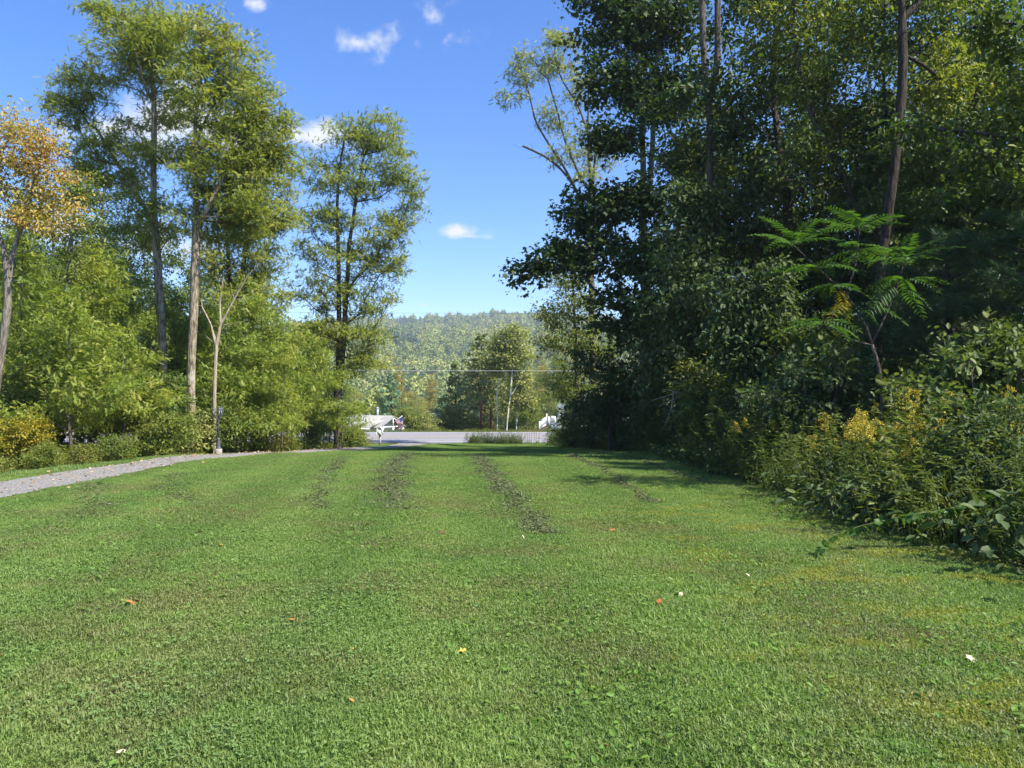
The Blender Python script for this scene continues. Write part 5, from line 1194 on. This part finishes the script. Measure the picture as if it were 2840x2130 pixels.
def house_right():
    D = 80.0; b = W(1496, 1194, D); zg = gz(b[0], D)
    root = empty('porch_house', (b[0], D, b[2])); tag(root, 'white house with raised deck and railed stairs, mostly hidden by the right wood', 'house')
    k = D / FP; L = lambda px, py: np.array([(px - 1496) * k, 0, (1194 - py) * k])
    def post(p, h, w=.11): mb = MB(); mb.box((p[0], p[1], p[2] + h / 2), (w, w, h)); mb.obj('railing_post', M['white'], root)
    post(np.array([0, 0, -.1]), 1.05); post(L(1516, 1174) + [0, 0, -.2], 1.2); post(L(1522, 1176) + [0, 0, -.2], 1.0); post(L(1539, 1176) + [0, 0, -.2], 1.0)
    for yo in (0.0, 1.1):
        mb = MB(); a, c = L(1497, 1170), L(1516, 1158); a2, c2 = L(1497, 1190), L(1516, 1177)
        mb.tube([a + [0, yo, 0], c + [0, yo, 0]], .045, 4); mb.tube([a2 + [0, yo, 0], c2 + [0, yo, 0]], .05, 4)
        mb.obj('stair_rail', M['white'], root)
        for i in range(7):
            f = (i + .5) / 7; p = a2 + (c2 - a2) * f; q = a + (c - a) * f; mb = MB(); mb.tube([p + [0, yo, 0], q + [0, yo, 0]], .022, 4); mb.obj('baluster', M['white'], root)
    mb = MB(); a, c = L(1522, 1160), L(1600, 1160); mb.tube([a, c], .045, 4); mb.tube([L(1522, 1174), L(1600, 1174)], .045, 4); mb.obj('deck_rail', M['white'], root)
    for i in range(22): p = L(1524 + i * 3.4, 1174); mb = MB(); mb.tube([p, p + [0, 0, .52]], .02, 4); mb.obj('baluster', M['white'], root)
    mb = MB(); mb.box(L(1575, 1177) + [0, 1.5, 0], (3.9, 3.0, .12)); mb.obj('deck', M['offwhite'], root)
    for i in range(5):
        f = i / 5; p = L(1499, 1192) * (1 - f) + L(1517, 1178) * f; mb = MB(); mb.box(p + [.05, .55, -.03], (.22, 1.1, .05)); mb.obj('stair_tread', M['brick'], root)
    mb = MB(); mb.box(L(1575, 1189) + [0, .05, 0], (3.6, .05, .75)); mb.obj('lattice_skirt', M['offwhite'], root)
    mb = MB(); mb.box(L(1705, 1150) + [0, 4.5, 0], (4.6, 5.0, 2.6)); mb.obj('wall', M['offwhite'], root)
    mb = MB(); mb.box(L(1560, 1140) + [0, 1.9, 0], (.85, .06, 1.5)); mb.obj('window', M['glass'], root)
    mb = MB(); p = L(1705, 1108); mb.add([p + [-3., 1.4, -.4], p + [3., 1.4, -.4], p + [3., 4.5, .9], p + [-3., 4.5, .9], p + [-3., 7.6, -.4], p + [3., 7.6, -.4]], quads=[[0, 1, 2, 3], [3, 2, 5, 4]]); mb.obj('roof', M['roof'], root)
    g = W(1533, 1161, D + 1.0); gr = empty('grill', (g[0], g[1], b[2] + .72)); mb = MB(); mb.lathe([(.0, .42), (.22, .44), (.27, .58), (.2, .72), (.0, .76)], sides=12); mb.obj('lid', M['offwhite'], gr, smooth=True)
    mb = MB(); mb.tube([(-.2, 0, 0), (-.12, 0, .45)], .02, 5); mb.tube([(.2, 0, 0), (.12, 0, .45)], .02, 5); mb.tube([(0, .2, 0), (0, .1, .45)], .02, 5); mb.obj('leg', M['black'], gr); tag(gr, 'round white covered grill on the raised deck', 'grill')
house_right()
def hoop():
    D = 92; b = W(1208, 1192, D); zb = -4.0; root = empty('basketball_hoop', (b[0], D, zb)); tag(root, 'white basketball hoop standing before the trees across the road', 'hoop')
    top = W(1208, 1160, D)[2] - zb; mb = MB(); mb.tube([(0, .3, 0), (0, .3, top)], .06, 8); mb.obj('pole', M['offwhite'], root)
    mb = MB(); w, h = .62, .42
    for a, c in (((-w, -h), (w, -h)), ((w, -h), (w, h)), ((w, h), (-w, h)), ((-w, h), (-w, -h))): mb.tube([(a[0], 0, top + .1 + a[1]), (c[0], 0, top + .1 + c[1])], .04, 4)
    mb.obj('backboard_frame', M['white'], root)
    mb = MB(); mb.box((0, .03, top + .1), (1.2, .02, .8)); mb.obj('backboard', M['glass'], root)
    mb = MB(); a = np.linspace(0, 6.283, 13); mb.tube(np.stack([.23 * np.cos(a), -.3 + .23 * np.sin(a), np.full(13, top - .15)], 1), .025, 5); mb.obj('rim', M['orange_rim'], root)
    mb = MB(); mb.lathe([(.22, 0), (.16, -.2), (.13, -.4)], (0, -.3, top - .16), 9); mb.obj('net', M['cloth_w'], root)
hoop()
# ------------------------------------------------------------------ poles and wires
for x, y, lab in ((-34, 76, 'wooden utility pole beyond the road behind the left wood'), (46, 76, 'wooden utility pole beyond the road behind the right wood')):
    root = empty('utility_pole', (x, y, gz(x, y))); mb = MB(); mb.tube([(0, 0, -.2), (0, 0, 5), (0, 0, 10.5)], [.15, .13, .1], 10); mb.obj('pole', M['bark_mid'], root); mb = MB(); mb.box((0, -.15, 9.2), (2.2, .1, .12)); mb.obj('crossarm', M['bark_mid'], root)
    tag(root, lab, 'utility pole', 'utility poles')
for (y, zc, sag, rad, mt, lab) in ((75.6, W(1300, 1028, 75.6)[2], .25, .022, 'wire', 'upper bright overhead wire above the road'), (75.6, W(1300, 1037, 75.6)[2], .25, .014, 'wire_dark', 'dark overhead wire just below the bright one'), (75.7, W(1300, 946, 75.7)[2], .3, .008, 'wire_dark', 'thin overhead wire crossing the hillside'), (75.8, W(1300, 868, 75.8)[2], .3, .008, 'wire_dark', 'thin topmost overhead wire below the ridge line')):
    x = np.linspace(-34, 46, 60); f = (x + 0) / 40; p = np.stack([x, np.full(60, y), zc + sag * (f * f - .1)], 1); o = np.array(p[0])
    mb = MB(); mb.tube(p - o, rad, 4); w = mb.obj('overhead_wire', M[mt]); w.location = tuple(o); tag(w, lab, 'wire', 'overhead wires')
# ------------------------------------------------------------------ weeds at the road end of the lawn
pts = [(np.interp(px, [1290, 1440], [-3.0, .5]) + r.uniform(-.3, .3), 54.6 + r.uniform(-.6, .6)) for px in np.linspace(1285, 1445, 42)]
weeds('lawn_end_weeds', [(p[0], p[1]) for p in pts], .8, 1.15, WP, [.25, .2, .2, .1, .25], 21, 'dark green weed clump at the road end of the lawn')
pts = [(x + r.uniform(-.3, .3), 55.6 + r.uniform(-.5, .5)) for x in np.arange(-1, 9, .35)]
weeds('roadside_grass', pts, .35, .7, WL, [.2, .1, .6, .1], 22, 'low grass tufts along the near road edge')
for i, px in enumerate((1434, 1440, 1447, 1455, 1462, 1468, 1474, 1481, 1487, 1494)):
    D = 53.5 + r.uniform(-.5, .5); f = foot(px, D); root = empty('dry_stalk', f); h = r.uniform(1.1, 1.55); mb = MB(); mb.tube([(0, 0, 0), (r.normal() * .03, 0, h * .5), (r.normal() * .06, 0, h)], [.014, .011, .006], 5); mb.tube([(0, 0, h * .55), (.08, 0, h * .8)], .006, 4); mb.obj('stem', M['dry'], root)
    mb = MB(); mb.lathe([(.0, h - .02), (.022, h), (.018, h + .14), (.0, h + .18)], sides=6); mb.obj('seed_head', M['dry'], root); tag(root, ORD[i] + ' dry brown stalk from the left at the road end of the lawn', 'stalk', 'dry stalks by the road')
# ------------------------------------------------------------------ trees across the road
far = [(F5, 1155, 98, .43, 'pale', 'pale yellow-green tree behind the flag'), (F4, 1115, 112, .55, 'tan', 'tan autumn tree left of the gap across the road'), (F5, 1240, 150, .62, 'tan', 'orange-tinted tree in the far gap'),
       (F4, 1190, 135, .58, 'tan', 'olive autumn tree behind the pale one'), (F5, 1060, 120, .5, 'forest_lit', 'green tree behind the white house'), (F5, 985, 105, .5, 'pale', 'pale tree left of the white house roof'), (F4, 1465, 112, .72, 'pale', 'pale leafy crown right of the birches'),
       (F5, 1405, 112, .95, 'pale', 'tall pale crown behind the birches'), (F5, 1540, 108, .7, 'forest_lit', 'bright green tree beside the house with the deck'), (F5, 1580, 110, .65, 'forest_lit', 'green tree behind the house with the deck'), (F4, 1340, 112, .66, 'pale', 'pale crown left of the red-trunked pine'),
       (F2, 880, 110, .55, 'forest_lit', 'green tree across the road behind the left saplings'), (F1, 760, 115, .6, 'pale', 'pale tree across the road behind the lamp'), (F3, 600, 112, .55, 'forest_lit', 'green tree across the road left of the lamp'), (F2, 400, 112, .6, 'forest_lit', 'green tree across the road behind the pale trunks'), (F1, 200, 110, .6, 'pale', 'pale tree across the road at far left'), (F3, 40, 108, .6, 'forest_lit', 'green tree across the road at the left frame edge'),
       (F5, 1275, 128, .5, 'tan', 'rust-tinted tree right of the far gap'), (F4, 1490, 135, .7, 'tan', 'autumn tree behind the pale crowns'), (F3, 1700, 112, .7, 'forest_lit', 'green tree across the road behind the right wood'), (F1, 1900, 112, .75, 'pale', 'pale tree across the road behind the forked trunk'), (F2, 2150, 112, .75, 'forest_lit', 'green tree across the road far right')]
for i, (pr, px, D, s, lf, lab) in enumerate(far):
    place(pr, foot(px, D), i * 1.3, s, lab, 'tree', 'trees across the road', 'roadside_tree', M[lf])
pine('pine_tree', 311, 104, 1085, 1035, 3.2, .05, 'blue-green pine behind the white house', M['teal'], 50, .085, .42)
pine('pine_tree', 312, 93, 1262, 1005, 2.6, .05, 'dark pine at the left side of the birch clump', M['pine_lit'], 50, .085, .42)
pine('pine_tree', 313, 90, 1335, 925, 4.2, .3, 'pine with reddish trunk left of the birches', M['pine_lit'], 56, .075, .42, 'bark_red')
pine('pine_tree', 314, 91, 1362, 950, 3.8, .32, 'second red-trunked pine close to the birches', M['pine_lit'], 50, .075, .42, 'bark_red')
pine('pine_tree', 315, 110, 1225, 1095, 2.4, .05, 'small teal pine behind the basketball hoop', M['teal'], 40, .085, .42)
for sd, px, D, pth, lab in ((501, 1378, 86, [(1381, 1130), (1378, 1090), (1383, 1040), (1390, 960)], 'white birch trunk left of the leaning birch'), (502, 1402, 85, [(1410, 1140), (1418, 1070), (1424, 980), (1428, 940)], 'leaning forked white birch'), (503, 1432, 86, [(1434, 1140), (1438, 1060)], 'short white birch right of the forked one')):
    paths = [chain(foot(px, D), pth, D)]
    if sd == 502: paths.append(chain(W(1416, 1100, D), [(1440, 1060), (1462, 1010)], D))
    t = make_tree('birch_tree', sd, paths, [px_lobe(pth[-1][0], pth[-1][1] - 5, D, 38, 45), px_lobe(pth[-1][0] + 15, pth[-1][1] + 40, D, 35, 30), px_lobe(pth[-1][0] - 20, pth[-1][1] + 60, D, 35, 30)], 110, 40, LFAR, .26, .55, M['pale'], M['birch'], .07, rtip=.015)
    tag(t, lab, 'tree', 'birches across the road')
for i, (px, D, s, lf, pr, lab) in enumerate([(1130, 88, 1.6, 'forest_lit', B3, 'dense green shrub right of the flag'), (1165, 90, 1.7, 'forest_lit', B1, 'green shrub left of the basketball hoop'), (1190, 88, 1.3, 'pale', B3, 'pale shrub beside the basketball hoop'), (1260, 90, 1.6, 'forest_lit', B3, 'shrub below the dark pine across the road'), (1310, 91, 1.5, 'forest_lit', B1, 'dark shrub under the red-trunked pines'), (1460, 90, 1.7, 'forest_lit', B3, 'dark evergreen shrub right of the birches'), (1420, 93, 1.5, 'forest_lit', B2, 'shaded shrub behind the leaning birch'), (1360, 93, 1.5, 'forest_lit', B2, 'shaded shrub behind the first birch'), (1000, 84, 1.3, 'weed_lit', B2, 'weedy shrub left of the white house'), (1240, 93, 1.6, 'teal', B3, 'blue-green shrub right of the basketball hoop')]):
    place(pr, foot(px, D), i * 1.9, s, lab, 'shrub', 'shrubs across the road', 'shrub', M[lf])
# ------------------------------------------------------------------ valley wood and forested hill (one far mass each)
def crown_proto(name, seed, n, R, H, size, leaf, cone=False):
    q = np.random.default_rng(seed); mb = MB()
    if cone:
        f = q.random(n) ** .6; z = H * (1 - f) ; rr = R * f * q.uniform(.6, 1.05, n); a = q.uniform(0, 6.28, n)
        p = np.stack([np.cos(a) * rr, np.sin(a) * rr, z], 1); d = np.stack([np.cos(a), np.sin(a), -.5 + 0 * a], 1)
    else:
        u = q.normal(size=(n, 3)); u /= np.linalg.norm(u, axis=1)[:, None]; u[:, 2] = np.abs(u[:, 2]) * 1.1 - .25
        bump = 1 + .22 * np.sin(u[:, 0] * 5 + seed) * np.sin(u[:, 1] * 4 + 1) + .12 * q.normal(size=n)
        p = u * bump[:, None] * np.array([R, R, H * .5]) + [0, 0, H * .55]; d = u + .5 * q.normal(size=(n, 3))
    nr = d + .6 * q.normal(size=(n, 3)); d2 = np.cross(nr, q.normal(size=(n, 3)))
    put_leaves(mb, LFAR, p, d2, nr, size * q.uniform(.7, 1.3, n), np.clip(q.normal(.5, .2, n), 0, 1))
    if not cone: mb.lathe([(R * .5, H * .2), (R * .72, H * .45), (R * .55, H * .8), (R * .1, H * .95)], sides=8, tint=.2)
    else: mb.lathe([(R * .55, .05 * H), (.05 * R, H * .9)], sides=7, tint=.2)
    return proto_obj(mb, name, leaf)
HC = [crown_proto('hill_crown_a', 1, 420, 4.6, 13, 1.5, M['hillleaf']), crown_proto('hill_crown_b', 2, 360, 3.8, 12, 1.4, M['hillleaf']), crown_proto('hill_crown_c', 3, 420, 5.2, 12, 1.6, M['hillleaf']), crown_proto('hill_pine', 4, 320, 3.0, 15, 1.4, M['hillpine'], True)]
def forest(name, y0, y1, n, wx, seed, label, ps, smin, smax, pinef):
    q = np.random.default_rng(seed); y = y0 + (y1 - y0) * q.random(n) ** .9; x = (q.random(n) * 2 - 1) * wx(y)
    z = G(x, y) - .5; rot = np.zeros((n, 3)); rot[:, 2] = q.uniform(0, 6.28, n); s = np.clip(np.exp(q.normal(np.log((smin + smax) / 2), .28, n)), smin * .8, smax * 1.15)
    stand = np.sin(x * .017 + 1.2) * np.sin(y * .013 + x * .004) + .5 * np.sin(x * .041 + y * .03) + .35 * q.normal(size=n)
    idx = np.where(stand > pinef, 3, q.integers(0, 3, n)); scatter(name, np.c_[x, y, z], rot, np.c_[s, s, s * q.uniform(.85, 1.2, n)], idx, HC, label, 'forest')
forest('hillside_forest', 420, 1560, 15000, lambda y: y * .62 + 60, 7, 'forested hillside with green and yellowing crowns under the ridge', None, .65, 1.35, .6)
forest('valley_forest', 190, 420, 900, lambda y: y * .75 + 40, 8, 'far mass of valley trees below the hill', None, .55, .85, .9)
# ------------------------------------------------------------------ haze
def haze():
    t = NT('haze_air'); v = t.n('ShaderNodeVolumePrincipled', {'Color': (.80, .88, 1.0, 1), 'Density': .00028, 'Anisotropy': .25}); t.L.new(v.outputs[0], t.out.inputs['Volume'])
    mb = MB(); mb.box((0, 780, 90), (2600, 1900, 220)); o = mb.obj('haze', t.m); tag(o, 'thin pale haze in the air over the valley', 'haze', kind='stuff')
haze()
